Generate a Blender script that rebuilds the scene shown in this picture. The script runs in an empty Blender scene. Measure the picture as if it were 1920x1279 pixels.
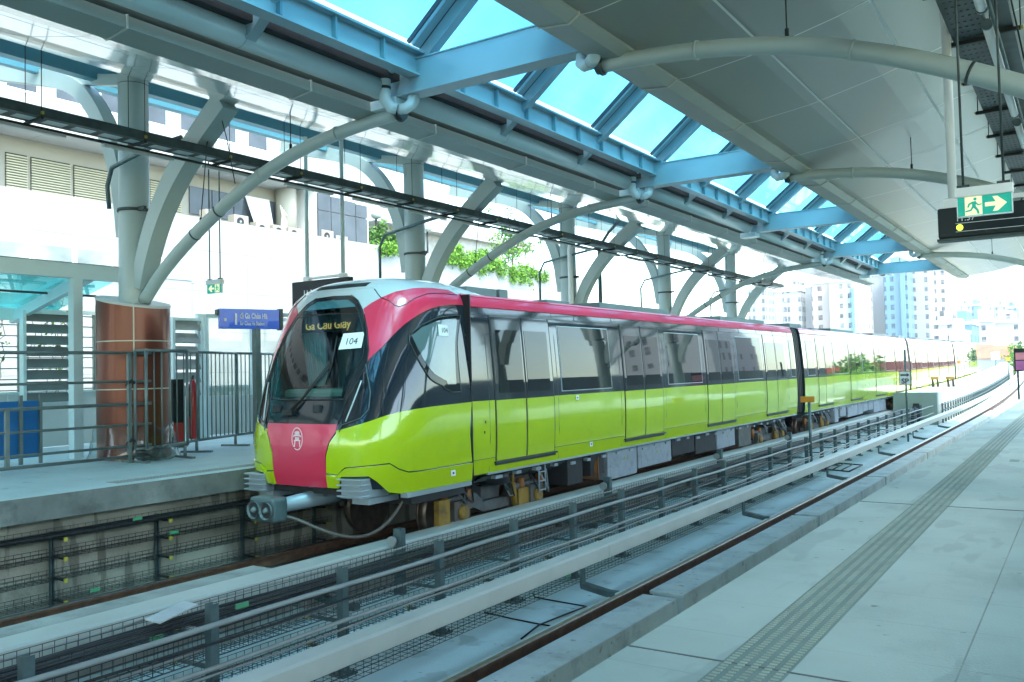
import bpy, bmesh, math, random
from mathutils import Vector, Matrix
from mathutils.geometry import delaunay_2d_cdt
random.seed(7)
SC = bpy.context.scene
COL = SC.collection
R = math.radians
# ------------------------------------------------------------ camera, sky, sun, exposure
FPX = 1645.0
def _n(v): return v.normalized()
_Y = _n(Vector((2044-960, 671-639.5, FPX)))
_X = -_n(Vector((-1540-960, 755-639.5, FPX)))
_X = _n(_X - _X.dot(_Y)*_Y)
_Z = _X.cross(_Y)
ORI = Vector((0, 0, 1.35))
def ray(px, py):
    v = Vector((px-960, py-639.5, FPX)); return Vector((v.dot(_X), v.dot(_Y), v.dot(_Z)))
def at(px, py, Y):                       # point of the photo at track distance Y
    r = ray(px, py); return ORI + r*(Y/r.y)
def atX(px, py, X):
    r = ray(px, py); return ORI + r*(X/r.x)
cam_d = bpy.data.cameras.new('camera'); cam = bpy.data.objects.new('camera', cam_d); COL.objects.link(cam)
cam_d.sensor_width = 36; cam_d.lens = FPX/1920*36; cam_d.clip_end = 3000; cam_d.clip_start = .05
right = Vector((_X.x, _Y.x, _Z.x)); up = -Vector((_X.y, _Y.y, _Z.y)); fwd = Vector((_X.z, _Y.z, _Z.z))
m = Matrix((right, up, -fwd)).transposed().to_4x4(); m.translation = ORI
cam.matrix_world = m
SC.camera = cam
SUN_EL, SUN_AZ = R(58), R(118)           # high hazy sun from the right, behind the camera
w = bpy.data.worlds.new('World'); SC.world = w; w.use_nodes = True
nt = w.node_tree; bg = nt.nodes['Background']
sky = nt.nodes.new('ShaderNodeTexSky'); sky.sky_type = 'NISHITA'; sky.sun_disc = False
sky.sun_elevation = SUN_EL; sky.sun_rotation = SUN_AZ; sky.air_density = 1.0; sky.dust_density = 1.5; sky.ozone_density = 1.0
tin = nt.nodes.new('ShaderNodeMixRGB'); tin.blend_type = 'MULTIPLY'; tin.inputs[0].default_value = 1; tin.inputs[2].default_value = (.98, 1.05, .93, 1)
nt.links.new(sky.outputs[0], tin.inputs[1]); nt.links.new(tin.outputs[0], bg.inputs[0]); bg.inputs[1].default_value = .15
sl = bpy.data.lights.new('sun', 'SUN'); sun = bpy.data.objects.new('sun', sl); COL.objects.link(sun)
sl.energy = .55; sl.angle = R(12); sl.color = (1, .97, .92)
d = Vector((math.sin(SUN_AZ)*math.cos(SUN_EL), math.cos(SUN_AZ)*math.cos(SUN_EL), math.sin(SUN_EL)))
sun.rotation_euler = d.to_track_quat('Z', 'Y').to_euler(); sun.location = (0, 0, 60)
SC.view_settings.view_transform = 'Standard'; SC.view_settings.look = 'None'
SC.view_settings.exposure = 2.95; SC.view_settings.gamma = 1
SC.cycles.max_bounces = 8; SC.cycles.transparent_max_bounces = 12

# ------------------------------------------------------------ materials
def M(name, col, rough=.6, metal=0, var=.12, scale=3, bump=0, bscale=20, coat=0, spec=.5, emit=0, dirt=None, dscale=1.2, damt=.35):
    m = bpy.data.materials.new(name); m.use_nodes = True; t = m.node_tree; b = t.nodes['Principled BSDF']
    b.inputs['Roughness'].default_value = rough; b.inputs['Metallic'].default_value = metal
    b.inputs['Specular IOR Level'].default_value = spec; b.inputs['Coat Weight'].default_value = coat
    b.inputs['Coat Roughness'].default_value = .04
    tc = t.nodes.new('ShaderNodeTexCoord')
    n = t.nodes.new('ShaderNodeTexNoise'); n.inputs['Scale'].default_value = scale; n.inputs['Detail'].default_value = 6
    t.links.new(tc.outputs['Object'], n.inputs['Vector'])
    r = t.nodes.new('ShaderNodeValToRGB'); r.color_ramp.elements[0].position = .3; r.color_ramp.elements[1].position = .7
    c = Vector(col)
    r.color_ramp.elements[0].color = (*(c*(1-var)), 1); r.color_ramp.elements[1].color = (*[min(1, k) for k in c*(1+var)], 1)
    t.links.new(n.outputs[0], r.inputs[0]); out = r.outputs[0]
    if dirt:
        n2 = t.nodes.new('ShaderNodeTexNoise'); n2.inputs['Scale'].default_value = dscale; n2.inputs['Detail'].default_value = 9; n2.inputs['Roughness'].default_value = .7
        t.links.new(tc.outputs['Object'], n2.inputs['Vector'])
        r2 = t.nodes.new('ShaderNodeValToRGB'); r2.color_ramp.elements[0].position = .5; r2.color_ramp.elements[1].position = .72
        r2.color_ramp.elements[0].color = (0, 0, 0, 1); r2.color_ramp.elements[1].color = (damt, damt, damt, 1)
        mx = t.nodes.new('ShaderNodeMixRGB'); mx.inputs[2].default_value = (*dirt, 1)
        t.links.new(n2.outputs[0], r2.inputs[0]); t.links.new(r2.outputs[0], mx.inputs[0]); t.links.new(out, mx.inputs[1]); out = mx.outputs[0]
    t.links.new(out, b.inputs['Base Color'])
    if bump:
        nb = t.nodes.new('ShaderNodeTexNoise'); nb.inputs['Scale'].default_value = bscale; nb.inputs['Detail'].default_value = 5
        t.links.new(tc.outputs['Object'], nb.inputs['Vector'])
        bp = t.nodes.new('ShaderNodeBump'); bp.inputs['Strength'].default_value = bump; bp.inputs['Distance'].default_value = .02
        t.links.new(nb.outputs[0], bp.inputs['Height']); t.links.new(bp.outputs[0], b.inputs['Normal'])
    if emit:
        t.links.new(out, b.inputs['Emission Color']); b.inputs['Emission Strength'].default_value = emit
    return m
def glass(name, tint, fac=.12, rough=.03, bump=0):
    m = bpy.data.materials.new(name); m.use_nodes = True; t = m.node_tree; t.nodes.clear()
    o = t.nodes.new('ShaderNodeOutputMaterial'); mx = t.nodes.new('ShaderNodeMixShader')
    tr = t.nodes.new('ShaderNodeBsdfTransparent'); gl = t.nodes.new('ShaderNodeBsdfGlossy'); fr = t.nodes.new('ShaderNodeLayerWeight')
    fr.inputs[0].default_value = .25; gl.inputs['Roughness'].default_value = rough
    tc = t.nodes.new('ShaderNodeTexCoord'); n = t.nodes.new('ShaderNodeTexNoise'); n.inputs['Scale'].default_value = .6
    r = t.nodes.new('ShaderNodeValToRGB'); c = Vector(tint)
    r.color_ramp.elements[0].position = .3; r.color_ramp.elements[1].position = .7
    r.color_ramp.elements[0].color = (*(c*.82), 1); r.color_ramp.elements[1].color = (*[min(1, k*1.15) for k in c], 1)
    t.links.new(tc.outputs['Object'], n.inputs['Vector']); t.links.new(n.outputs[0], r.inputs[0]); t.links.new(r.outputs[0], tr.inputs[0])
    mt = t.nodes.new('ShaderNodeMath'); mt.operation = 'ADD'; mt.inputs[1].default_value = fac; mt.use_clamp = True
    pw = t.nodes.new('ShaderNodeMath'); pw.operation = 'POWER'; pw.inputs[1].default_value = 4; fr.inputs[0].default_value = .5
    t.links.new(fr.outputs['Facing'], pw.inputs[0]); t.links.new(pw.outputs[0], mt.inputs[0]); t.links.new(mt.outputs[0], mx.inputs[0])
    t.links.new(tr.outputs[0], mx.inputs[1]); t.links.new(gl.outputs[0], mx.inputs[2]); t.links.new(mx.outputs[0], o.inputs[0])
    return m
def spots(mat, scale=14, thr=.70, col=(.05, .07, .07), amt=.7, stretch=(1, 1, 1)):
    t = mat.node_tree; b = t.nodes['Principled BSDF']; src = b.inputs['Base Color'].links[0].from_socket
    tc = t.nodes.new('ShaderNodeTexCoord'); mp = t.nodes.new('ShaderNodeMapping'); mp.inputs['Scale'].default_value = stretch; t.links.new(tc.outputs['Object'], mp.inputs[0])
    n = t.nodes.new('ShaderNodeTexNoise'); n.inputs['Scale'].default_value = scale; n.inputs['Detail'].default_value = 3; t.links.new(mp.outputs[0], n.inputs['Vector'])
    r = t.nodes.new('ShaderNodeValToRGB'); r.color_ramp.elements[0].position = thr; r.color_ramp.elements[1].position = thr+.04
    r.color_ramp.elements[0].color = (0, 0, 0, 1); r.color_ramp.elements[1].color = (amt, amt, amt, 1); t.links.new(n.outputs[0], r.inputs[0])
    mx = t.nodes.new('ShaderNodeMixRGB'); mx.inputs[2].default_value = (*col, 1); t.links.new(r.outputs[0], mx.inputs[0]); t.links.new(src, mx.inputs[1]); t.links.new(mx.outputs[0], b.inputs['Base Color']); return mat
def nd(t, op, a, b=None):
    q = t.nodes.new('ShaderNodeMath'); q.operation = op
    for i, v in enumerate((a, b)):
        if v is None: continue
        if isinstance(v, (int, float)): q.inputs[i].default_value = v
        else: t.links.new(v, q.inputs[i])
    return q.outputs[0]
def joints(mat, xs=None, xper=None, yper=None, yoff=0, width=.006, col=(.1, .13, .13), amt=.6, zper=None, zoff=0):
    """thin joint lines in a flat surface, from object coordinates"""
    t = mat.node_tree; b = t.nodes['Principled BSDF']; lk = b.inputs['Base Color'].links[0]; src = lk.from_socket
    tc = t.nodes.new('ShaderNodeTexCoord'); sp = t.nodes.new('ShaderNodeSeparateXYZ'); t.links.new(tc.outputs['Object'], sp.inputs[0])
    tot = None
    def add(v):
        nonlocal tot
        tot = v if tot is None else nd(t, 'MAXIMUM', tot, v)
    if xper: add(nd(t, 'LESS_THAN', nd(t, 'FRACT', nd(t, 'DIVIDE', nd(t, 'ADD', sp.outputs[0], 100*xper+(xs or 0)), xper)), width/xper))
    if yper: add(nd(t, 'LESS_THAN', nd(t, 'FRACT', nd(t, 'DIVIDE', nd(t, 'ADD', sp.outputs[1], 100*yper+yoff), yper)), width/yper))
    if zper: add(nd(t, 'LESS_THAN', nd(t, 'FRACT', nd(t, 'DIVIDE', nd(t, 'ADD', sp.outputs[2], 100*zper+zoff), zper)), width/zper))
    n = t.nodes.new('ShaderNodeTexNoise'); n.inputs['Scale'].default_value = 1.7; t.links.new(tc.outputs['Object'], n.inputs['Vector'])
    k = nd(t, 'MULTIPLY', nd(t, 'MULTIPLY', tot, amt*2), n.outputs[0])
    mx = t.nodes.new('ShaderNodeMixRGB'); mx.inputs[2].default_value = (*col, 1)
    t.links.new(k, mx.inputs[0]); t.links.new(src, mx.inputs[1]); t.links.new(mx.outputs[0], b.inputs['Base Color'])
    return mat

mPlat = joints(M('platform concrete', (.43, .565, .53), .5, 0, .08, 1.3, .15, 60, dirt=(.22, .32, .31), dscale=1.1, damt=.5), yper=.615, yoff=.0, width=.005, amt=.35)
mPlat = joints(mPlat, xper=40, xs=.53, width=.008, amt=.6)
mPlatL = joints(M('left platform concrete', (.48, .58, .56), .6, 0, .07, 1.1, .1, 50, dirt=(.25, .29, .29), dscale=1.3, damt=.3), yper=1.2, width=.008, amt=.35)
spots(mPlat, 8, .70, (.10, .14, .14), .75); spots(mPlat, 3, .57, (.27, .37, .36), .45, (1, .3, 1)); spots(mPlat, 22, .72, (.6, .66, .64), .4); 
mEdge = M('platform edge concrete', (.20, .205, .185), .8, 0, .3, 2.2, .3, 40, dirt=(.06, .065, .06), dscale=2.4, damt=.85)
mBed = M('trackbed concrete', (.54, .64, .61), .75, 0, .08, .9, .2, 50, dirt=(.2, .26, .26), dscale=1.1, damt=.35)
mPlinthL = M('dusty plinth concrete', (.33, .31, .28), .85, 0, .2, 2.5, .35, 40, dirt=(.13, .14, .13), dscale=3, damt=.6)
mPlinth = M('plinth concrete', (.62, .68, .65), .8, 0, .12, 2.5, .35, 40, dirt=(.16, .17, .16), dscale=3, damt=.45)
spots(mBed, 7, .70, (.10, .13, .13), .7); spots(mBed, 2.2, .60, (.25, .30, .27), .4); spots(mPlinth, 9, .66, (.2, .2, .18), .6); spots(mPlatL, 4, .66, (.22, .27, .27), .5)
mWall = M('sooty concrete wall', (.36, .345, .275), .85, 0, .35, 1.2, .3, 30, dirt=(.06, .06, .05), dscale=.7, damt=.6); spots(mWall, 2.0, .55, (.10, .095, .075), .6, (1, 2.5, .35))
mRail = M('rusty rail steel', (.11, .055, .03), .6, .3, .35, 9, .3, 60, dirt=(.03, .025, .02), dscale=5, damt=.7)
mRailTop = M('worn rail head', (.20, .17, .15), .32, .9, .25, 14)
mCover = M('conductor rail cover plastic', (.47, .49, .44), .42, 0, .06, 1.5, dirt=(.32, .33, .30), dscale=2.2, damt=.35)
mGalv = M('galvanised steel', (.11, .16, .165), .5, .6, .22, 8)
mWire = M('mesh wire steel', (.075, .08, .08), .5, .7, .2, 10)
mPipe = M('grey pvc conduit', (.27, .285, .27), .5, 0, .1, 4)
mDark = M('black rubber', (.012, .013, .014), .5, 0, .2, 5)
mYel = M('yellow end cap', (.45, .36, .05), .5, 0, .05)
mGrn = M('green cable tag', (.07, .30, .14), .5, 0, .05)
mCol = M('column paint', (.38, .46, .44), .38, 0, .03, 1.5, coat=.2)
mSteel = M('blue grey beam paint', (.28, .40, .43), .4, 0, .05, 1.2, coat=.15)
mSteelD = M('skylight gutter paint', (.16, .30, .34), .45, 0, .08, 2)
mGutter = M('gutter beam paint', (.25, .30, .27), .45, 0, .06, 1)
mPipeG = M('painted round pipe', (.54, .66, .645), .33, 0, .04, 1.5, coat=.3)
mSoffL = M('white metal soffit', (.92, .93, .91), .10, .6, .02, .6, .35, .9)
mSoffR = M('grey metal soffit', (.33, .35, .32), .33, .5, .02, .5, 0, .5)
mJoint = M('soffit joint strip', (.88, .89, .85), .5, 0, .03)
mJointD = M('soffit joint shadow gap', (.25, .27, .25), .6, 0, .03)
mTray = M('perforated tray steel', (.055, .075, .072), .5, .5, .25, 6)
mTrayD = M('dark tray steel', (.018, .025, .025), .55, .4, .25, 6)
mLampT = M('grey lamp housing', (.42, .45, .42), .4, .1, .05)
mCopper = M('bronze cladding', (.155, .040, .019), .34, .45, .05, .8, coat=.1)
mWhite = M('white paint', (.78, .79, .77), .5, 0, .03)
mWhiteB = M('white facade panels', (.38, .385, .375), .6, 0, .02, .4)
mWhiteB = joints(mWhiteB, yper=2.6, zper=1.55, width=.04, amt=.5, col=(.22, .23, .22))
mBeige = M('beige recessed wall', (.34, .315, .26), .7, 0, .05, .5)
mLouv = M('louvre slat', (.42, .38, .26), .6, 0, .06)
mWinB = M('blue grey window glass', (.075, .085, .10), .15, 0, .25, .8, coat=.1, spec=.3)
mPurl = M('blue outer purlin paint', (.075, .25, .32), .4, 0, .05, 1.2)
mTrainG = M('yellow green train paint', (.46, .60, .005), .16, 0, .015, .5, coat=.8, dirt=(.30, .44, .02), dscale=2.2, damt=.3)
mTrainR = M('pink red train paint', (.68, .035, .085), .2, 0, .02, .5, coat=.6)
mTrainN = M('glossy navy train paint', (.013, .021, .030), .07, 0, .1, .5, coat=.6, spec=.6)
mTrainW = M('pale grey roof paint', (.52, .57, .58), .25, 0, .02, .5, coat=.5)
mTrainRoof = M('train roof grey', (.15, .18, .18), .6, 0, .1, 2)
mGlassB = M('tinted train window', (.012, .015, .017), .02, 0, .15, .4, coat=.1, spec=.4)
mUnder = M('underframe black', (.02, .022, .024), .7, 0, .3, 5)
mUnderG = M('underframe grey box', (.30, .34, .38), .5, .1, .1, 4, dirt=(.08, .09, .1), dscale=5, damt=.5)
mBogie = M('bogie steel', (.10, .11, .11), .55, .3, .3, 6, dirt=(.18, .08, .03), dscale=4, damt=.7)
mOchre = M('ochre machinery paint', (.24, .14, .015), .6, 0, .3, 5, dirt=(.04, .03, .02), dscale=7, damt=.85)
mRust = M('rusty tank', (.28, .11, .03), .6, .2, .25, 6)
mWheel = M('wheel steel', (.20, .15, .12), .4, .8, .3, 8)
mFender = M('light steel buffer box', (.33, .39, .42), .4, .2, .06)
mCream = M('cab console cream', (.55, .56, .42), .6, 0, .04)
mPaper = M('white paper', (.82, .82, .80), .8, 0, .02)
mInk = M('dark ink', (.06, .06, .07), .7, 0, .02)
mLed = M('amber led letters', (1.0, .50, .12), .5, 0, .02, emit=.12)
mLedW = M('white led', (.55, .58, .58), .5, 0, .02)
mBlueS = M('royal blue sign', (.02, .13, .80), .4, 0, .03, coat=.3)
mGreenS = M('green exit panel', (.0, .26, .19), .4, 0, .03, emit=.12)
mCreamS = M('pale luminous yellow', (.62, .62, .36), .5, 0, .03, emit=.15)
mScreen = M('dark display screen', (.004, .012, .018), .35, 0, .1, spec=.3)
mLime = M('lime route dot', (.55, .8, .05), .5, 0, .02, emit=.4)
mBlueBin = M('blue plastic', (.0, .12, .33), .45, 0, .06)
mTealF = M('pale teal frame paint', (.55, .68, .68), .45, 0, .04)
mScreenW = M('white translucent panel', (.55, .60, .585), .5, 0, .03)
mRed = M('red extinguisher', (.55, .02, .02), .3, 0, .04, coat=.5)
mFence = M('grey steel railing', (.17, .21, .20), .45, .4, .12, 7)
mLeafA = M('bright leaves', (.16, .36, .02), .6, 0, .35, 3)
mLeafB = M('mid green leaves', (.07, .17, .025), .6, 0, .35, 3)
mBark = M('bark', (.16, .12, .09), .8, 0, .2, 8)
mOrange = M('orange board', (.75, .30, .02), .5, 0, .05)
mPoster = M('purple poster', (.45, .12, .32), .5, 0, .2, 4)
gSky = glass('blue skylight glass', (.47, .79, .93), .02)
gTeal = glass('teal canopy glass', (.35, .78, .80), .05)
gClear = glass('clear partition glass', (.85, .93, .92), .04)
gCab = glass('windshield glass', (.36, .60, .64), .03, .015)
mMask = M('black cab mask', (.008, .014, .018), .12, 0, .1, .5, coat=.15, spec=.4)
gWrap = glass('plastic film', (.80, .84, .83), .06, .12)

# ------------------------------------------------------------ geometry helpers
def gx(y): return 0 if y < 36 else -(y-36)**2/3400
def gz(y): return 0 if y < 40 else min((y-40)**2*.00018, .12) + max(0, y-66)*.0115
class MB:
    def __init__(s): s.v = []; s.f = []; s.m = []; s.sm = []
    def add(s, vs, fs, mi=0, smooth=False):
        o = len(s.v); s.v += [tuple(p) for p in vs]
        for f in fs: s.f.append([i+o for i in f]); s.m.append(mi); s.sm.append(smooth)
    def box(s, x0, x1, y0, y1, z0, z1, mi=0):
        s.add([(x0,y0,z0),(x1,y0,z0),(x1,y1,z0),(x0,y1,z0),(x0,y0,z1),(x1,y0,z1),(x1,y1,z1),(x0,y1,z1)],
              [(0,3,2,1),(4,5,6,7),(0,1,5,4),(1,2,6,5),(2,3,7,6),(3,0,4,7)], mi)
    def obox(s, c, ux, uy, uz, mi=0):      # oriented box: centre and three half vectors
        c = Vector(c); ux, uy, uz = Vector(ux), Vector(uy), Vector(uz)
        vs = [c+a*ux+b*uy+e*uz for e in (-1,1) for a, b in ((-1,-1),(1,-1),(1,1),(-1,1))]
        s.add(vs, [(0,3,2,1),(4,5,6,7),(0,1,5,4),(1,2,6,5),(2,3,7,6),(3,0,4,7)], mi)
    def ext(s, sec, y0, y1, ny=1, mi=0, closed=True, caps=True, mis=None, smooth=False):
        n = len(sec); vs = []
        for j in range(ny+1):
            y = y0+(y1-y0)*j/ny; vs += [(x, y, z) for x, z in sec]
        o = len(s.v); s.v += vs
        for j in range(ny):
            for i in range(n if closed else n-1):
                k = (i+1) % n; s.f.append([o+j*n+i, o+j*n+k, o+(j+1)*n+k, o+(j+1)*n+i]); s.m.append(mis[i] if mis else mi); s.sm.append(smooth)
        if closed and caps:
            s.f.append([o+i for i in range(n)][::-1]); s.m.append(mi); s.sm.append(False)
            s.f.append([o+ny*n+i for i in range(n)]); s.m.append(mi); s.sm.append(False)
    def tube(s, pts, r, n=8, mi=0, caps=True, smooth=True, flat=None):
        pts = [Vector(p) for p in pts]; rs = r if isinstance(r, (list, tuple)) else [r]*len(pts)
        o = len(s.v); prev = None
        for i, p in enumerate(pts):
            d = (pts[min(i+1, len(pts)-1)]-pts[max(i-1, 0)]).normalized()
            if prev is None:
                a = Vector((0,0,1)) if abs(d.z) < .9 else Vector((0,1,0))
                u = (a-d*a.dot(d)).normalized()
            else: u = (prev-d*prev.dot(d)).normalized()
            prev = u; v = d.cross(u)
            for k in range(n):
                t = 2*math.pi*(k+.5)/n; s.v.append(tuple(p+(u*math.cos(t)+v*math.sin(t))*rs[i]))
        for i in range(len(pts)-1):
            for k in range(n):
                q = (k+1) % n; s.f.append([o+i*n+k, o+(i+1)*n+k, o+(i+1)*n+q, o+i*n+q]); s.m.append(mi); s.sm.append(smooth)
        if caps:
            s.f.append([o+k for k in range(n)]); s.m.append(mi); s.sm.append(False)
            e = o+(len(pts)-1)*n; s.f.append([e+k for k in range(n)][::-1]); s.m.append(mi); s.sm.append(False)
    def beam(s, pts, hw, hd, side, mi=0):   # rectangular bar along pts; side = unit vector of its width
        pts = [Vector(p) for p in pts]; side = Vector(side); o = len(s.v)
        for i, p in enumerate(pts):
            d = (pts[min(i+1, len(pts)-1)]-pts[max(i-1, 0)]).normalized(); nn = side.cross(d).normalized()
            h = hd[i] if isinstance(hd, (list, tuple)) else hd
            for a, b in ((-1,-1),(1,-1),(1,1),(-1,1)): s.v.append(tuple(p+side*hw*a+nn*h*b))
        for i in range(len(pts)-1):
            for k in range(4):
                q = (k+1) % 4; s.f.append([o+i*4+k, o+i*4+q, o+i*4+4+q, o+i*4+4+k]); s.m.append(mi); s.sm.append(False)
        s.f.append([o+3,o+2,o+1,o]); s.m.append(mi); s.sm.append(False)
        e = o+4*(len(pts)-1); s.f.append([e,e+1,e+2,e+3]); s.m.append(mi); s.sm.append(False)
    def disc(s, c, nrm, r, n=16, mi=0, th=.01):
        nrm = Vector(nrm).normalized(); s.tube([Vector(c)-nrm*th/2, Vector(c)+nrm*th/2], r, n, mi)
    def build(s, name, mats, parent=None, bend=False, label=None, cat=None, group=None, kind=None, bevel=0):
        vs = [(x+gx(y), y, z+gz(y)) for x, y, z in s.v] if bend else s.v
        me = bpy.data.meshes.new(name); me.from_pydata(vs, [], s.f)
        for mt in (mats if isinstance(mats, (list, tuple)) else [mats]): me.materials.append(mt)
        me.polygons.foreach_set('material_index', s.m); me.polygons.foreach_set('use_smooth', s.sm)
        bm = bmesh.new(); bm.from_mesh(me); bmesh.ops.recalc_face_normals(bm, faces=bm.faces)
        if bevel: 
            bmesh.ops.bevel(bm, geom=[e for e in bm.edges if len(e.link_faces) == 2 and e.calc_face_angle(0) > .7], offset=bevel, segments=2, affect='EDGES', profile=.6)
        bm.to_mesh(me); bm.free()
        o = bpy.data.objects.new(name, me); COL.objects.link(o)
        if parent is not None:
            o.parent = parent; mw = parent.get('_loc')
            if mw is not None: o.matrix_parent_inverse = Matrix.Translation(-Vector(mw))
        tag(o, label, cat, group, kind); return o
def tag(o, label=None, cat=None, group=None, kind=None):
    if label: o['label'] = label
    if cat: o['category'] = cat
    if group: o['group'] = group
    if kind: o['kind'] = kind
def thing(name, label, cat, loc=(0,0,0), group=None):
    o = bpy.data.objects.new(name, None); COL.objects.link(o); o.location = loc; o['_loc'] = tuple(loc); o.empty_display_size = .2
    tag(o, label, cat, group); return o
def dup(o, off=(0,0,0), parent=None, label=None, group=None, rz=0):
    c = o.copy(); COL.objects.link(c)
    if parent is None: c.location = Vector(o.location)+Vector(off); c.rotation_euler[2] += rz
    else:
        mi = o.matrix_parent_inverse.copy(); c.parent = parent; c.matrix_parent_inverse = mi
    if label: c['label'] = label
    if group: c['group'] = group
    for ch in o.children: dup(ch, parent=c)
    return c
def text(body, size, mat, name='lettering', parent=None, origin=(0,0,0), ux=(1,0,0), uy=(0,0,1), align='LEFT', th=.004, bold=0, font_sx=1):
    cu = bpy.data.curves.new(name, 'FONT'); cu.body = body; cu.size = size; cu.align_x = align; cu.extrude = th/2; cu.offset = bold
    cu.resolution_u = 3
    o = bpy.data.objects.new(name, cu); COL.objects.link(o)
    dg = bpy.context.evaluated_depsgraph_get(); me = bpy.data.meshes.new_from_object(o.evaluated_get(dg)); bpy.data.objects.remove(o)
    ux = Vector(ux).normalized(); uy = Vector(uy).normalized(); uz = ux.cross(uy)
    for v in me.vertices: v.co = Vector(origin)+ux*v.co.x*font_sx+uy*v.co.y+uz*v.co.z
    me.materials.clear(); me.materials.append(mat); me.name = name
    r = bpy.data.objects.new(name, me); COL.objects.link(r)
    if parent is not None:
        r.parent = parent
        if parent.get('_loc') is not None: r.matrix_parent_inverse = Matrix.Translation(-Vector(parent['_loc']))
    return r
def poly(mb, pts2, O, ux, uy, th=.004, mi=0):     # flat polygon plate with thickness
    O = Vector(O); ux = Vector(ux).normalized(); uy = Vector(uy).normalized(); uz = ux.cross(uy)
    n = len(pts2); a = [O+ux*p[0]+uy*p[1]+uz*th/2 for p in pts2]; b = [p-uz*th for p in a]
    mb.add(a+b, [list(range(n)), list(range(n, 2*n))[::-1]]+[(i, i+n, (i+1) % n+n, (i+1) % n) for i in range(n)], mi)
ORD = ['first', 'second', 'third', 'fourth', 'fifth', 'sixth', 'seventh', 'eighth', 'ninth', 'tenth', 'eleventh', 'twelfth', 'thirteenth', 'fourteenth', 'fifteenth', 'sixteenth', 'seventeenth', 'eighteenth', 'nineteenth', 'twentieth', 'twenty-first', 'twenty-second', 'twenty-third', 'twenty-fourth', 'twenty-fifth', 'twenty-sixth', 'twenty-seventh', 'twenty-eighth']

# ============================================================ SETTING
b = MB(); b.box(-420, 200, -65, 760, -9.4, -9)
b.build('ground', M('city ground', (.30, .33, .28), .9, 0, .3, .02), kind='structure')
# viaduct deck carrying the tracks
b = MB(); b.ext([(-11.0,-2.2),(-1.9,-2.2),(-1.9,-1.45),(-11.0,-1.45)], -32, 46, 8)
b.ext([(-11.4,-2.2),(-1.9,-2.2),(-1.9,-1.45),(-11.4,-1.45)], 46, 420, 90)
b.build('trackbed', mBed, bend=True, kind='structure')
b = MB(); b.box(-10.94, -8.76, -32, 46, -1.452, -1.444); b.build('trackbed_shade', spots(M('painted trackbed shade', (.085, .09, .085), .8, 0, .3, 2, .2, 40), 5, .6, (.03,.03,.03), .6), kind='structure')  # dark sheet: deep shade under the train put into the bed colour
# right platform slab
b = MB(); b.box(-1.935, 9, -32, 46, -.16, 0); b.box(-1.75, 9, -32, 46, -1.44, -.16)
b.build('right_platform', [mPlat], kind='structure')
b = MB(); b.box(-26, -10.51, -32, 46, -.19, 0); 
b.build('left_platform', [mPlatL], kind='structure')
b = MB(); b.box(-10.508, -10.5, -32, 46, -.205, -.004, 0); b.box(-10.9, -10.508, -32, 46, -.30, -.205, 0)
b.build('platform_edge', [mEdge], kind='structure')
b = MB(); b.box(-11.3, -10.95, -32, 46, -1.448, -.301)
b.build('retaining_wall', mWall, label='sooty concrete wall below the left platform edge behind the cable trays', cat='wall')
# tactile strips
b = MB(); y = 1.0; k = 0
while y < 15:
    for c in range(5):
        x = -1.43+c*.062; b.box(x-.016, x+.016, y, y+.015, 0, .006)
    y += .038
for c in range(5):
    x = -1.43+c*.062; b.box(x-.013, x+.013, 15, 46, 0, .005)
for c in range(9):
    b.box(-.95+c*.16, -.84+c*.16, 13.4, 13.45, 0, .006); b.box(-.95+c*.16, -.84+c*.16, 13.55, 13.6, 0, .006)
bb = MB(); bb.box(-1.46, -1.152, 1, 46, 0, .002); bb.build('tactile_strip', M('tactile base', (.20, .30, .275), .6, 0, .1, 3, dirt=(.1,.15,.14), dscale=6, damt=.5), kind='structure')
b.build('tactile_strip', M('tactile bars', (.36, .44, .38), .6, 0, .15, 5), kind='structure')
b = MB()
for yy in (9.05, 3.9): b.box(-1.93, 9, yy, yy+.012, 0, .0035)
b.build('platform_joint', M('joint filler', (.13, .15, .15), .8), kind='structure')
b = MB()
for i in range(40):
    for c in range(4): b.box(-10.98+c*.07, -10.94+c*.07, 6.8+i*.1, 6.87+i*.1, 0, .006)
b.build('tactile_strip', M('left tactile bars', (.30, .31, .28), .6), kind='structure')

# ---- track
def rail(x, z, y1, label):
    t = thing('rail', label, 'rail', (x, 0, z-.15)); b = MB()
    sec = [(-.07,0),(.07,0),(.07,.012),(.012,.035),(.012,.11),(.035,.12),(.035,.146),(-.035,.146),(-.035,.12),(-.012,.11),(-.012,.035),(-.07,.012)]
    b.ext([(x+a, z-.15+c) for a, c in sec], -32, 40, 6); b.ext([(x+a, z-.15+c) for a, c in sec], 40, y1, 60); b.build('rail_web', mRail, t, bend=True)
    b = MB(); b.ext([(x-.034,z-.003),(x+.034,z-.003),(x+.028,z+.005),(x-.028,z+.005)], -32, 40, 6); b.ext([(x-.034,z-.003),(x+.034,z-.003),(x+.028,z+.005),(x-.028,z+.005)], 40, y1, 60)
    b.build('rail_head', mRailTop, t, bend=True)
    if x > -5 and x < -4:
        for k in range(62):
            y = 3.2+.65*k; b = MB()
            for sx in (-1, 1): b.obox((x+sx*.085, y, z-.125), (.035,0,0), (0,.05,0), (0,0,.022)); b.tube([(x+sx*.095, y, z-.11), (x+sx*.095, y, z-.07)], .014, 6)
            b.box(x-.15, x+.15, y-.09, y+.09, z-.168, z-.148); b.build('rail_clip', mRail, t)
rail(-4.27, -1.05, 330, 'rusty brown rail in front of the right platform, left rail of the empty track')
rail(-2.83, -1.05, 330, 'rail of the empty track hidden close under the right platform edge')
rail(-9.76, -1.15, 330, 'rusty rail nearest the sooty wall under the left platform')
rail(-8.32, -1.15, 330, 'train track rail beside the left conductor rail cover')
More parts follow.
